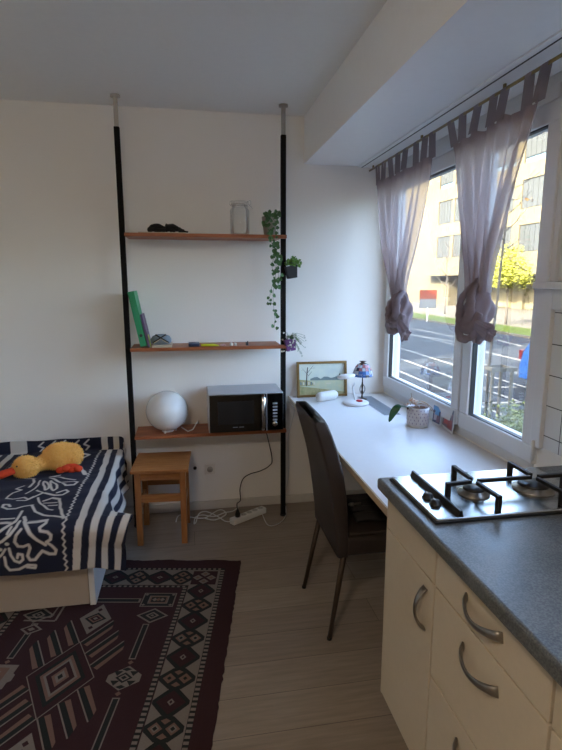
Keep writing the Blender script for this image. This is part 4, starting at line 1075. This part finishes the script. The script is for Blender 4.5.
cq(hl, 3, 2)
cq([(-.157, .075), (-.05, .078), (-.05, .088), (-.1, .112), (-.157, .12)], 4, 3)
for k in range(6): cq([(-.15+k*.018, .082), (-.139+k*.018, .082), (-.139+k*.018, .1), (-.15+k*.018, .104)], 5 if k % 2 else 3, 4)
cq([(-.112, .075), (-.104, .075), (-.1, .15), (-.094, .2), (-.1, .2), (-.107, .15)], 2, 5)
for a, b_ in (((-.1, .15), (-.14, .2)), ((-.1, .165), (-.06, .21)), ((-.098, .14), (-.07, .17)), ((-.12, .177), (-.145, .18)), ((-.08, .19), (-.05, .195))):
    cq([a, (a[0]+.004, a[1]), (b_[0]+.0015, b_[1]), (b_[0], b_[1]+.001)], 2, 5)
cq([(.115, .125), (.135, .125), (.128, .145), (.124, .157), (.12, .145)], 2, 5)
cq([(.03, .085), (.06, .085), (.065, .092), (.028, .092)], 5, 4)
obj('canvas', cv, cols_, pf)
# white roll
rl = thing('white_cushion_roll', 'short white padded roll lying in front of the framed picture', 'roll', (.87, 3.21, ZD))
p0, p1 = Vector((.805, 3.17, ZD+.032)), Vector((.945, 3.235, ZD+.032))
d = (p1-p0).normalized(); pts = [p0-d*.004, p0+d*.002, p0+d*.012, p0+d*.03, p1-d*.03, p1-d*.012, p1-d*.002, p1+d*.004]
obj('cover', MB().tube(pts, [.012, .024, .030, .0315, .0315, .030, .024, .012], 28), mat('white_cotton', 'e2e2e0', .8, bump=.3, bscale=150), rl)
for s_, q in ((-1, p0), (1, p1)): obj('end_button', MB().ball(q+d*s_*.004, .010, sc=(.6, .6, .8)), mat('button_grey', 'b5b5b5', .6), rl)
# LED desk lamp with round base
ld = thing('desk_lamp', 'white desk lamp with thick round base and flat oval head bent left', 'lamp', (1.035, 3.08, ZD))
obj('base', MB().lathe([(0, 0), (.076, 0), (.083, .006), (.082, .014), (.068, .021), (.03, .024), (0, .024)], (1.03, 3.08, ZD), 40), M_white, ld)
obj('red_switch', MB().lathe([(0, 0), (.021, 0), (.021, .006), (.015, .010), (0, .010)], (1.045, 3.055, ZD+.022), 24), mat('switch_red', 'b3121c', .4), ld)
hp = hit(345, 376.5, 1, 3.05)
obj('stem', MB().tube(smooth([Vector((1.03, 3.10, ZD+.02)), Vector((1.02, 3.105, ZD+.08)), Vector((1.015, 3.10, .87)), Vector((1.018, 3.08, .895)), Vector((1.008, 3.05, .905))], 6), .006, 12), M_white, ld)
obj('head', MB().lathe([(0, -.009), (.04, -.009), (.048, -.003), (.048, .004), (.036, .011), (0, .013)], (hp.x+.008, 3.05, hp.z), 32, M=Matrix.Rotation(R(-7), 4, 'Y') @ Matrix.Diagonal((1.2, .75, 1.1, 1))), M_white, ld)
# mosaic glass lamp
ml = thing('mosaic_table_lamp', 'small table lamp with a coloured mosaic glass shade and dark metal stem', 'lamp', (1.115, 3.2, ZD))
lc = (1.112, 3.2)
M_dkm = mat('dark_bronze', '4a3f38', .35, metal=.8)
obj('foot', MB().lathe([(0, 0), (.036, 0), (.038, .004), (.02, .009), (.008, .014), (0, .014)], (*lc, ZD), 8), M_dkm, ml)
obj('stem', MB().lathe([(0, .013), (.006, .013), (.0045, .03), (.008, .05), (.0045, .065), (.007, .09), (.004, .12), (.004, .215), (0, .215)], (*lc, ZD), 16), M_dkm, ml)
for s_ in (-1, 1): obj('leaf_ornament', MB().tube(smooth([Vector((lc[0], lc[1], ZD+.03)), Vector((lc[0]+s_*.016, lc[1]-.004, ZD+.06)), Vector((lc[0]+s_*.014, lc[1]-.004, ZD+.085)), Vector((lc[0]+s_*.005, lc[1], ZD+.1))], 5), .0032, 8), M_steel, ml)
gl_m = [mat('mosaic_blue', '4f78b8', .15, trans=.3), mat('mosaic_pale', 'c8d4e4', .15, trans=.3), mat('mosaic_rose', 'b87a80', .2, trans=.3), mat('mosaic_dark', '2c3348', .2), mat('mosaic_amber', 'c09058', .2, trans=.3)]
b = MB(); prf = [(.021, .238), (.035, .232), (.048, .215), (.057, .195), (.064, .172), (.066, .155)]
rnd = random.Random(4)
for r_ in range(5):
    (ra, za), (rb_, zb_) = prf[r_], prf[r_+1]; n_ = 16
    for k in range(n_):
        a0, a1 = 2*math.pi*(k+.04)/n_, 2*math.pi*(k+.96)/n_
        q = [(lc[0]+rr*math.cos(a), lc[1]+rr*math.sin(a), ZD+z_) for rr, z_, a in ((ra, za, a0), (ra, za, a1), (rb_, zb_+.0012, a1), (rb_, zb_+.0012, a0))]
        mi = 0 if r_ == 4 and k % 2 else (rnd.choice([0, 0, 1, 3]) if r_ >= 3 else rnd.choice([1, 1, 2, 4, 3]))
        b.poly(q, mi)
    
obj('glass_shade', b, gl_m, ml, solid=.002)
b = MB(); b.lathe([(.005, .205), (.02, .24), (.022, .241), (.006, .215)], (*lc, ZD), 16)
for k in range(8):
    a = 2*math.pi*k/8; b.tube([(lc[0]+rr*math.cos(a), lc[1]+rr*math.sin(a), ZD+z_+.0006) for rr, z_ in prf], .0014, 6)
b.lathe([(0, .236), (.024, .237), (.024, .241), (.012, .245), (.014, .25), (.026, .254), (0, .256)], (*lc, ZD), 16)
obj('shade_cap', b, M_dkm, ml)
# orchid pot
op = thing('potted_orchid', 'white patterned pot with a single long green leaf and dried stems', 'plant', (1.2, 2.55, ZD))
pc = (1.2, 2.545)
M_por = mat('white_porcelain', 'd9d5d6', .3, noise_amt=.5, scale=60, col2='b5aeb6')
obj('saucer', MB().lathe([(0, 0), (.055, 0), (.066, .010), (.063, .011), (.052, .004), (0, .004)], (*pc, ZD), 36), M_white, op)
pb = MB(); pb.lathe([(0, 0), (.054, 0), (.057, .01), (.0595, .100), (.056, .100), (.053, .08), (0, .08)], (*pc, ZD+.0045), 40)
pot_ = obj('pot', pb, M_por, op)
b = MB()
for r_ in range(5):
    for k in range(18):
        a = 2*math.pi*(k+.5*(r_ % 2))/18; z_ = .018+r_*.0175; rr = .0576+.0016*z_/.1*1.6+.0006
        pts = []
        for du, dz in ((0, .006), (.05, 0), (0, -.006), (-.05, 0)):
            pts.append((pc[0]+rr*math.cos(a+du), pc[1]+rr*math.sin(a+du), ZD+.0045+z_+dz))
        b.poly(pts)
obj('dot_pattern', b, mat('mauve_glaze', '9389a0', .3), pot_)
b = MB(); rnd = random.Random(2)
for k in range(46):
    a = rnd.random()*6.28; r_ = .05*rnd.random()**.5; b.ball((pc[0]+r_*math.cos(a), pc[1]+r_*math.sin(a), ZD+.088+.01*rnd.random()), rnd.uniform(.006, .012), seg=8, sc=(1.3, 1, .7))
obj('bark_chips', b, mat('bark_brown', '6e4a32', .9, noise_amt=.8, scale=70, col2='3c2a1e'), op)
def leaf(b, pts, wmax, fold=.2, n_=14):
    P_ = smooth([Vector(p) for p in pts], 5); N = len(P_)
    rows_ = []
    for k, p_ in enumerate(P_):
        d_ = (P_[min(k+1, N-1)]-P_[max(k-1, 0)]).normalized(); s_ = d_.cross(Vector((.25, -.5, .8))).normalized(); t = k/(N-1)
        w_ = wmax*math.sin(math.pi*min(1, .06+.94*t)**1.1)**.7 if 0 < t < 1 else .001
        up = s_.cross(d_)
        rows_.append([b.b.verts.new(p_+s_*w_+up*w_*fold), b.b.verts.new(p_), b.b.verts.new(p_-s_*w_+up*w_*fold)])
    for a, c_ in zip(rows_, rows_[1:]):
        for k in (0, 1): f = b.b.faces.new((a[k], a[k+1], c_[k+1], c_[k])); f.smooth = True
b = MB(); lp_ = [Vector(hit(x_, y_, 1, 2.52)) for x_, y_ in ((401, 406), (397.5, 407.5), (393, 413), (389, 422))]
b.tube([(pc[0]-.03, pc[1], ZD+.098), lp_[0], lp_[1]], .002, 7); leaf(b, lp_, .019); obj('leaf', b, mat('deep_green_leaf', '23502c', .35), op, solid=.002)
b = MB()
for q in ([(410, 405), (412, 400), (411, 393)], [(415, 405), (424, 403), (431, 407), (434, 413)], [(418, 404), (427, 405), (432, 411)], [(412, 404), (420, 401), (428, 404)]):
    b.tube(smooth([Vector(hit(x_, y_, 1, 2.53)) for x_, y_ in q], 5), .0022, 7)
obj('dry_stem', b, mat('dry_stem', 'a08a74', .7), op)
b = MB()
for k in range(9):
    c_ = Vector(hit(408+rnd.uniform(-3, 8), 402+rnd.uniform(-3, 3), 1, 2.53)); b.ball(c_, .008, seg=8, sc=(1.5, .6, 1), M=Matrix.Rotation(rnd.random()*3, 4, 'Y'))
obj('withered_bud', b, mat('withered_bud', '9a5a38', .8, noise_amt=.9, scale=90, col2='d8cfc4'), op)
# two photo cards propped on the window frame
def card(pa, pb_, hgt, label, bandc, seed):
    a = hit(*pa, 2, ZD+.001); b_ = hit(*pb_, 2, ZD+.001)
    t = thing('photo_card', label, 'photo', ((a.x+b_.x)/2, (a.y+b_.y)/2, ZD), 'photo cards propped against the window')
    dd = (b_-a); dd.z = 0; L = dd.length; dd.normalize(); n_ = Vector((dd.y, -dd.x, 0)); n_ = n_ if n_.x < 0 else -n_
    up = (Vector((0, 0, 1))-n_*.06).normalized()
    b = MB(); P4 = lambda s_, h_, o_: a+dd*s_+up*h_+n_*o_
    b.prism([P4(0, 0, 0), P4(L, 0, 0), P4(L, hgt, 0), P4(0, hgt, 0)], -n_*.0012); obj('card', b, M_white, t)
    r_ = random.Random(seed); b = MB()
    b.poly([P4(L*.08, hgt*.1, .0005), P4(L*.92, hgt*.1, .0005), P4(L*.92, hgt*.94, .0005), P4(L*.08, hgt*.94, .0005)], 0)
    for k, (c0, c1_, c2_, c3_) in enumerate(((.08, .92, .72, .94), (.2, .6, .2, .6), (.5, .88, .14, .5), (.3, .75, .5, .74))):
        b.poly([P4(L*c0, hgt*c2_, .0007+.0002*k), P4(L*c1_, hgt*(c2_+.05*r_.random()), .0007+.0002*k), P4(L*c1_, hgt*c3_, .0007+.0002*k), P4(L*(c0+.05), hgt*c3_, .0007+.0002*k)], k % 3+1)
    obj('print', b, [mat('print_a%d' % seed, bandc[0], .35), mat('print_b%d' % seed, bandc[1], .35), mat('print_c%d' % seed, bandc[2], .35), mat('print_d%d' % seed, bandc[3], .35)], t)
card((431.5, 422.5), (440, 427), .108, 'small photo card with a blue top leaning on the window frame', ('4a4a68', '5e9ccc', 'c9bcc4', '8a6474'), 1)
card((441, 425.5), (452.5, 435), .128, 'photo card with a red figure, the right one by the window frame', ('8a7484', '5a6478', 'c8605c', 'b05a5c'), 2)

# ------------------------------------------------------------------ things on the upper shelves
# jar
jr = thing('preserving_jar', 'empty clear glass clip top jar on the highest wooden shelf', 'jar', (.322, 3.2, Z1))
jc = (.322, 3.2, Z1)
obj('glass_body', MB().lathe([(0, .002), (.052, .001), (.058, .008), (.058, .140), (.046, .160), (.046, .172), (.043, .172), (.043, .159), (.0545, .138), (.0545, .011), (.05, .006), (0, .006)], jc, 40), M_jar, jr)
obj('glass_lid', MB().lathe([(0, .176), (.05, .176), (.053, .18), (.053, .188), (.04, .194), (.0, .196)], jc, 36), M_jar, jr)
obj('rubber_ring', MB().lathe([(.047, .1725), (.051, .1725), (.051, .1755), (.047, .1755), (.047, .1725)], jc, 36), mat('pale_rubber', 'b8aca0', .6), jr)
b = MB(); b.tube([Vector(jc)+Vector((.049*math.cos(a), .049*math.sin(a), .166)) for a in [2*math.pi*k/24 for k in range(25)]], .0014, 6)
b.tube(smooth([Vector(jc)+Vector(v) for v in ((.05, 0, .166), (.068, 0, .18), (.062, 0, .2), (.052, 0, .192), (.045, 0, .196))], 4), .0016, 6)
b.tube(smooth([Vector(jc)+Vector(v) for v in ((.052, 0, .18), (.068, 0, .165), (.078, 0, .152))], 4), .0018, 6)
b.tube(smooth([Vector(jc)+Vector(v) for v in ((-.05, 0, .166), (-.062, 0, .182), (-.052, 0, .192), (-.04, 0, .196))], 4), .0016, 6)
obj('wire_clip', b, M_chrome, jr)
# black gloves on a thin tray
tag(rebase(obj('thin_board', MB().box(-.262, .005, 3.15, 3.30, Z1+.0003, Z1+.006), mat('pale_board', 'b8aa98', .6), bevel=.001), (-.13, 3.22, Z1)), 'thin pale board lying under the black gloves on the highest shelf', 'board')
def blob(name, chains, m, label, cat, loc):
    """continuous skinned body from chains of (point, radius)"""
    b = MB()
    for ch_ in chains:
        P_ = smooth([Vector(p[:3]) for p in ch_], 4); rr = np.interp(np.linspace(0, 1, len(P_)), np.linspace(0, 1, len(ch_)), [p[3] for p in ch_]).tolist()
        b.tube(P_, rr, 12, flat=(1, .75)); b.ball(P_[0], rr[0]*.98, seg=12); b.ball(P_[-1], rr[-1]*.98, seg=12)
    me = bpy.data.meshes.new('t'); b.b.to_mesh(me); b.b.free(); to = bpy.data.objects.new('t', me); COL.objects.link(to)
    md = to.modifiers.new('r', 'REMESH'); md.mode = 'VOXEL'; md.voxel_size = .0028; md = to.modifiers.new('s', 'SMOOTH'); md.iterations = 3
    ev = to.evaluated_get(bpy.context.evaluated_depsgraph_get()).to_mesh(); b = MB(); b.b.from_mesh(ev); bpy.data.objects.remove(to)
    for v in b.b.verts: v.co += v.normal*.0018*noise.noise(v.co*90)
    for f in b.b.faces: f.smooth = True
    zmin = min(v.co.z for v in b.b.verts); bmesh.ops.translate(b.b, vec=(0, 0, loc[2]-zmin+.0003), verts=b.b.verts)
    return tag(rebase(obj(name, b, m), loc), label, cat)
M_gl = mat('black_knit', '121212', .85, bump=.6, bscale=200)
zb_ = Z1+.006
blob('glove', [[(-.20, 3.2, zb_+.018, .016), (-.185, 3.2, zb_+.036, .017), (-.15, 3.2, zb_+.040, .018), (-.12, 3.2, zb_+.026, .014)], [(-.20, 3.19, zb_+.018, .013), (-.17, 3.18, zb_+.016, .014), (-.12, 3.18, zb_+.014, .012)], [(-.15, 3.2, zb_+.03, .013), (-.14, 3.21, zb_+.018, .012)], [(-.19, 3.22, zb_+.02, .013), (-.15, 3.22, zb_+.012, .011)]], M_gl, 'black knitted glove bunched up, left half of the black heap on the top shelf', 'glove', (-.16, 3.2, zb_))
blob('glove', [[(-.10, 3.2, zb_+.040, .014), (-.07, 3.2, zb_+.042, .018), (-.045, 3.2, zb_+.030, .016), (-.01, 3.2, zb_+.016, .010)], [(-.105, 3.2, zb_+.018, .012), (-.06, 3.2, zb_+.02, .014), (-.02, 3.2, zb_+.016, .011)], [(-.10, 3.205, zb_+.043, .006), (-.106, 3.205, zb_+.052, .005)], [(-.03, 3.19, zb_+.013, .009), (.0, 3.185, zb_+.010, .008), (.014, 3.18, zb_+.008, .006)], [(-.03, 3.21, zb_+.014, .009), (-.005, 3.215, zb_+.012, .008)], [(-.08, 3.17, zb_+.012, .009), (-.06, 3.165, zb_+.01, .008)]], M_gl, 'black knitted glove with fingers stretched right on the top shelf', 'glove', (-.05, 3.2, zb_))
# trailing plant in grey pot
M_lf = mat('ivy_leaf', '3f6a34', .5, noise_amt=.7, scale=20, col2='2d4f28')
M_cem = mat('grey_cement_pot', '9c958c', .8, noise_amt=.6, scale=18, col2='7d776f')
tp = thing('trailing_plant', 'trailing green plant in a grey pot at the right end of the highest shelf', 'plant', (.505, 3.2, Z1))
obj('pot', MB().lathe([(0, 0), (.034, 0), (.048, .108), (.044, .108), (.042, .095), (0, .095)], (.502, 3.2, Z1), 32), M_cem, tp)
obj('soil', MB().cyl((.502, 3.2, Z1+.0951), .0415, .003), mat('soil', '3a2c22', .95), tp)
rnd = random.Random(11); vb, lb_ = MB(), MB()
def vleaf(b, c_, s_):
    n_ = Vector((rnd.uniform(-.6, .6), -1, rnd.uniform(-.3, .7))).normalized(); t1 = n_.cross(Vector((0, 0, 1))).normalized(); t2 = t1.cross(n_)
    a = rnd.uniform(-1, 1); x_, y_ = t1*math.cos(a)+t2*math.sin(a), -t1*math.sin(a)+t2*math.cos(a)
    shp = [(0, -1), (.55, -.55), (.8, .1), (.6, .62), (.2, .75), (0, .5), (-.2, .75), (-.6, .62), (-.8, .1), (-.55, -.55)]
    ctr = b.b.verts.new(c_); vs = [b.b.verts.new(c_+(x_*p+y_*q)*s_+n_*s_*.18) for p, q in shp]
    for k in range(10): b.b.faces.new((ctr, vs[k], vs[(k+1) % 10]))
vines = [[(270, 216), (272, 222), (271, 235), (273, 250), (276, 262), (275, 280), (273, 295), (274, 310), (275, 320), (274, 328)],
         [(268, 214), (266, 222), (269, 232), (274, 243), (277, 255), (279, 268), (278, 282), (276, 290)],
         [(272, 215), (276, 225), (279, 238), (276, 252), (272, 265), (274, 278), (271, 290), (269, 299), (267, 303)]]
for vi, vp in enumerate(vines):
    P_ = smooth([Vector(hit(x_, y_, 1, 3.118+.006*vi if y_ > 232 else 3.16)) for x_, y_ in vp], 6); vb.tube(P_, .0011, 5)
    for k in range(0, len(P_)-1, 1 if vi < 2 else 2):
        dens = 1 if P_[k].z > 1.52 else (.0 if rnd.random() < .35 else 1)
        if dens: vleaf(lb_, P_[k]+Vector((rnd.uniform(-.018, .018), rnd.uniform(-.014, .004), rnd.uniform(-.01, .01))), rnd.uniform(.010, .0165))
for k in range(34): vleaf(lb_, Vector((.502+rnd.uniform(-.03, .055), 3.2+rnd.uniform(-.055, .02), Z1+.105+rnd.uniform(-.025, .035))), rnd.uniform(.011, .017))
vb.tube([(.502, 3.2, Z1+.09), (.51, 3.17, Z1+.115), Vector(hit(270, 216, 1, 3.16))], .0015, 5)
obj('stem', vb, mat('vine_stem', '5b6a3c', .7), tp); obj('foliage', lb_, M_lf, tp)
def pole_pot(cx_, z0, mpot, label, cat, foli, fm, seed, petals=False):
    t = thing('hanging_planter', label, cat, (cx_, 3.155, z0))
    b = MB(); h_ = .075
    tilt = Matrix.Translation((cx_, 3.155, z0)) @ Matrix.Rotation(R(-9), 4, 'Y')
    def ringp(s_, z_): return [tilt @ Vector((x_*s_, y_*s_, z_)) for x_, y_ in ((-1, -1), (1, -1), (1, 1), (-1, 1))]
    o0, o1, i1, i0 = [[b.b.verts.new(p_) for p_ in ringp(*a)] for a in ((.027, 0), (.036, h_), (.033, h_), (.030, h_-.02))]
    b.b.faces.new(o0); b.b.faces.new(i0)
    for A, B in ((o0, o1), (o1, i1), (i1, i0)):
        for k in range(4): b.b.faces.new((A[k], A[(k+1) % 4], B[(k+1) % 4], B[k]))
    obj('pot', b, mpot, t, bevel=.002)
    b = MB(); b.box(PXR+.0155, PXR+.0175, 3.15, 3.175, z0+.02, z0+.07); b.box(PXR+.0175, cx_-.026, 3.158, 3.166, z0+.045, z0+.052); obj('pole_clip', b, M_blackp, t)
    r_ = random.Random(seed); b = MB(); s2_ = MB()
    for k in range(foli):
        a = r_.random()*6.28; rr = r_.random()**.6
        if petals: e = Vector((cx_+rr*.075*math.cos(a)+.012, 3.145+.04*math.sin(a), z0+.07+r_.uniform(-.11, .05)*rr))
        else: e = Vector((cx_+rr*.045*math.cos(a)+.004, 3.155+.04*math.sin(a)*rr, z0+.07+r_.uniform(.0, .06)*(1.2-rr*.6)))
        o_ = tilt @ Vector((0, 0, h_-.015)); mid = o_.lerp(e, .5)+Vector((0, 0, .03)); s2_.tube([o_, mid, e], .0009, 4)
        for q in range(3 if not petals else 1): 
            nonlocal_rnd = r_; vleaf(b, e+Vector((r_.uniform(-.008, .008), r_.uniform(-.008, .0), r_.uniform(-.008, .008))), r_.uniform(.005, .0085))
    obj('stem', s2_, M_lf, t); obj('foliage', b, fm, t)
pole_pot(.632, 1.548, mat('slate_pot', '24262c', .5), 'small black square pot with bright green leaves clipped to the right pole', 'planter', 60, mat('fresh_green_leaf', '6c9a3c', .5, noise_amt=.7, scale=40, col2='3f7028'), 5)
pole_pot(.625, 1.107, mat('purple_pot', '6a3f7a', .4, noise_amt=.5, scale=30, col2='8a5c9a'), 'small purple pot with pale wispy flowers clipped to the right pole', 'planter', 75, mat('pale_petals', 'd8d2cf', .6, noise_amt=.8, scale=60, col2='8a9a7c'), 9, True)
# green box file and booklet leaning
M_grn = mat('green_card', '1f8a5a', .5)
def leaner(name, xb_, zb0, th_, hgt, y0, y1, ang, m, label, cat, page=None, h2=None):
    Mx = Matrix.Translation((xb_, 0, zb0)) @ Matrix.Rotation(R(-ang), 4, 'Y')
    lo = th_*math.sin(R(ang)); t = thing(name, label, cat, (xb_, (y0+y1)/2, zb0))
    obj('cover', MB().box(0, th_, y0, y0+.002, 0, hgt, M=Mx).box(0, .002, y0+.002, y1, 0, hgt, M=Mx).box(th_-.002, th_, y0+.002, y1, 0, hgt, M=Mx), m, t)
    obj('pages', MB().box(.0025, th_-.0025, y0+.003, y1-.004, .004, hgt-.004, M=Mx), page or M_whitep, t)
    return t
lf = leaner('box_file', -.279, Z2+.0065, .036, .325, 3.15, 3.35, 10.5, M_grn, 'green box file leaning against the left pole on the middle shelf', 'file')
Mx = Matrix.Translation((-.279, 0, Z2+.0065)) @ Matrix.Rotation(R(-10.5), 4, 'Y')
b = MB(); b.lathe([(0, 0), (.009, 0), (.009, .0006), (0, .0006)], Mx @ Vector((.018, 3.1497, .065)), 18, M=Matrix.Rotation(R(90), 4, 'X')); obj('finger_hole', b, M_blackp, lf)
leaner('booklet', -.236, Z2+.0035, .012, .195, 3.16, 3.33, 11.5, mat('plum_cover', '5a4560', .5), 'thin plum and white booklet leaning against the green box file', 'book')
b = MB(); b.box(-.222, -.221, 3.165, 3.23, 0, .075, M=Matrix.Translation((0, 0, Z2+.0005)) @ Matrix.Translation((-.222, 0, 0)) @ Matrix.Rotation(R(-10), 4, 'Y') @ Matrix.Translation((.222, 0, 0))); tag(rebase(obj('paper_slip', b, mat('lime_paper', 'b8c83c', .6)), (-.222, 3.2, Z2)), 'lime green paper slip standing against the plum booklet', 'paper')
tag(rebase(obj('flat_book', MB().box(-.212, -.098, 3.15, 3.31, Z2+.0003, Z2+.014), mat('cream_paper', 'cdbfa6', .7), bevel=.001), (-.155, 3.23, Z2)), 'cream book lying flat under the grey rounded case', 'book')
cs = thing('glasses_case', 'grey rounded case with black and cream crossing bands on the cream book', 'case', (-.162, 3.22, Z2+.0145))
b = MB(); b.lathe([(0, 0), (.048, 0), (.060, .012), (.062, .028), (.05, .048), (.025, .058), (0, .06)], (-.162, 3.22, Z2+.0145), 40, M=Matrix.Diagonal((1, .85, 1, 1))); obj('body', b, mat('blue_grey_fabric', '79838c', .8, bump=.4), cs)
for s_, mm, rr in ((1, M_blackp, .0055), (-1, M_blackp, .0055), (1, mat('cream_cord', 'c9bb9c', .7), .003), (-1, MATS.get('cream_cord') or M_whitep, .003)):
    pts = []
    for k in range(15):
        t = k/14; x_ = -.162+s_*(-.03+.075*t)*(1 if rr > .004 else .96); ww = min(1, abs(x_+.162)/.062); 
        z_ = .058-.045*t-(0 if rr > .004 else .0035); yy = 3.22-.052*math.sqrt(max(0, 1-ww**2))*min(1, 1.15-z_/.075)-.011
        pts.append((x_, yy, Z2+.0145+z_))
    obj('band', MB().tube(pts, rr, 8), mm, cs)
def small(name, mb_, m, label, cat, loc, **k): return tag(rebase(obj(name, mb_, m, **k), loc), label, cat)
small('wallet', MB().box(.0, .066, 3.155, 3.24, Z2+.0003, Z2+.021), mat('navy_leather', '23304e', .5), 'small navy blue wallet on the middle shelf', 'wallet', (.033, 3.2, Z2), bevel=.005)
small('highlighter', MB().tube([(.075, 3.17, Z2+.0075), (.078, 3.17, Z2+.0075), (.15, 3.165, Z2+.0075), (.168, 3.164, Z2+.006), (.18, 3.163, Z2+.005)], [.006, .0075, .0072, .004, .002], 14), mat('highlighter_yellow', 'd8e02c', .4), 'bright yellow highlighter pen lying beside the navy wallet', 'pen', (.12, 3.167, Z2))
small('eraser', MB().box(.19, .222, 3.16, 3.178, Z2+.0003, Z2+.011), mat('pink_rubber', 'c99a9a', .7), 'small pinkish eraser lying right of the yellow highlighter', 'eraser', (.206, 3.17, Z2), bevel=.003)
small('pill_bottle', MB().lathe([(0, 0), (.01, 0), (.01, .014), (.006, .017), (.006, .02), (0, .02)], (.258, 3.17, Z2+.0003), 18), M_whitep, 'tiny white bottle on the middle shelf, left of its pair', 'bottle', (.258, 3.17, Z2))
small('pill_bottle', MB().lathe([(0, 0), (.009, 0), (.009, .015), (.005, .018), (0, .018)], (.282, 3.175, Z2+.0003), 18), M_whitep, 'tiny white bottle on the middle shelf, right of its pair', 'bottle', (.282, 3.175, Z2))
small('lighter', MB().box(.345, .361, 3.16, 3.17, Z2+.0003, Z2+.022).cyl((.357, 3.165, Z2+.022), .004, .006, 10), mat('dark_grey_plastic', '3a3a40', .4), 'tiny dark lighter standing at the right of the middle shelf', 'lighter', (.353, 3.165, Z2), bevel=.001)
# added fill light: unseen glowing dome behind the camera, warms the dim room
cl = thing('added_fill_lamp', 'round opal ceiling dome added unseen behind the camera for warm fill light', 'lamp', (-.5, -.3, ZC))
obj('base', MB().lathe([(0, 0), (.13, 0), (.13, -.02), (0, -.02)], (-.5, -.3, ZC-.0005), 40), M_whitep, cl)
mg, n, bb = node_mat('fill_lamp_glow'); bb.inputs['Base Color'].default_value = (.9, .85, .75, 1); bb.inputs['Emission Color'].default_value = (1, .82, .62, 1); bb.inputs['Emission Strength'].default_value = FILL_LAMP
obj('fill_dome', MB().lathe([(.135, -.021), (.14, -.035), (.12, -.07), (.07, -.095), (0, -.105)], (-.5, -.3, ZC), 40), mg, cl)
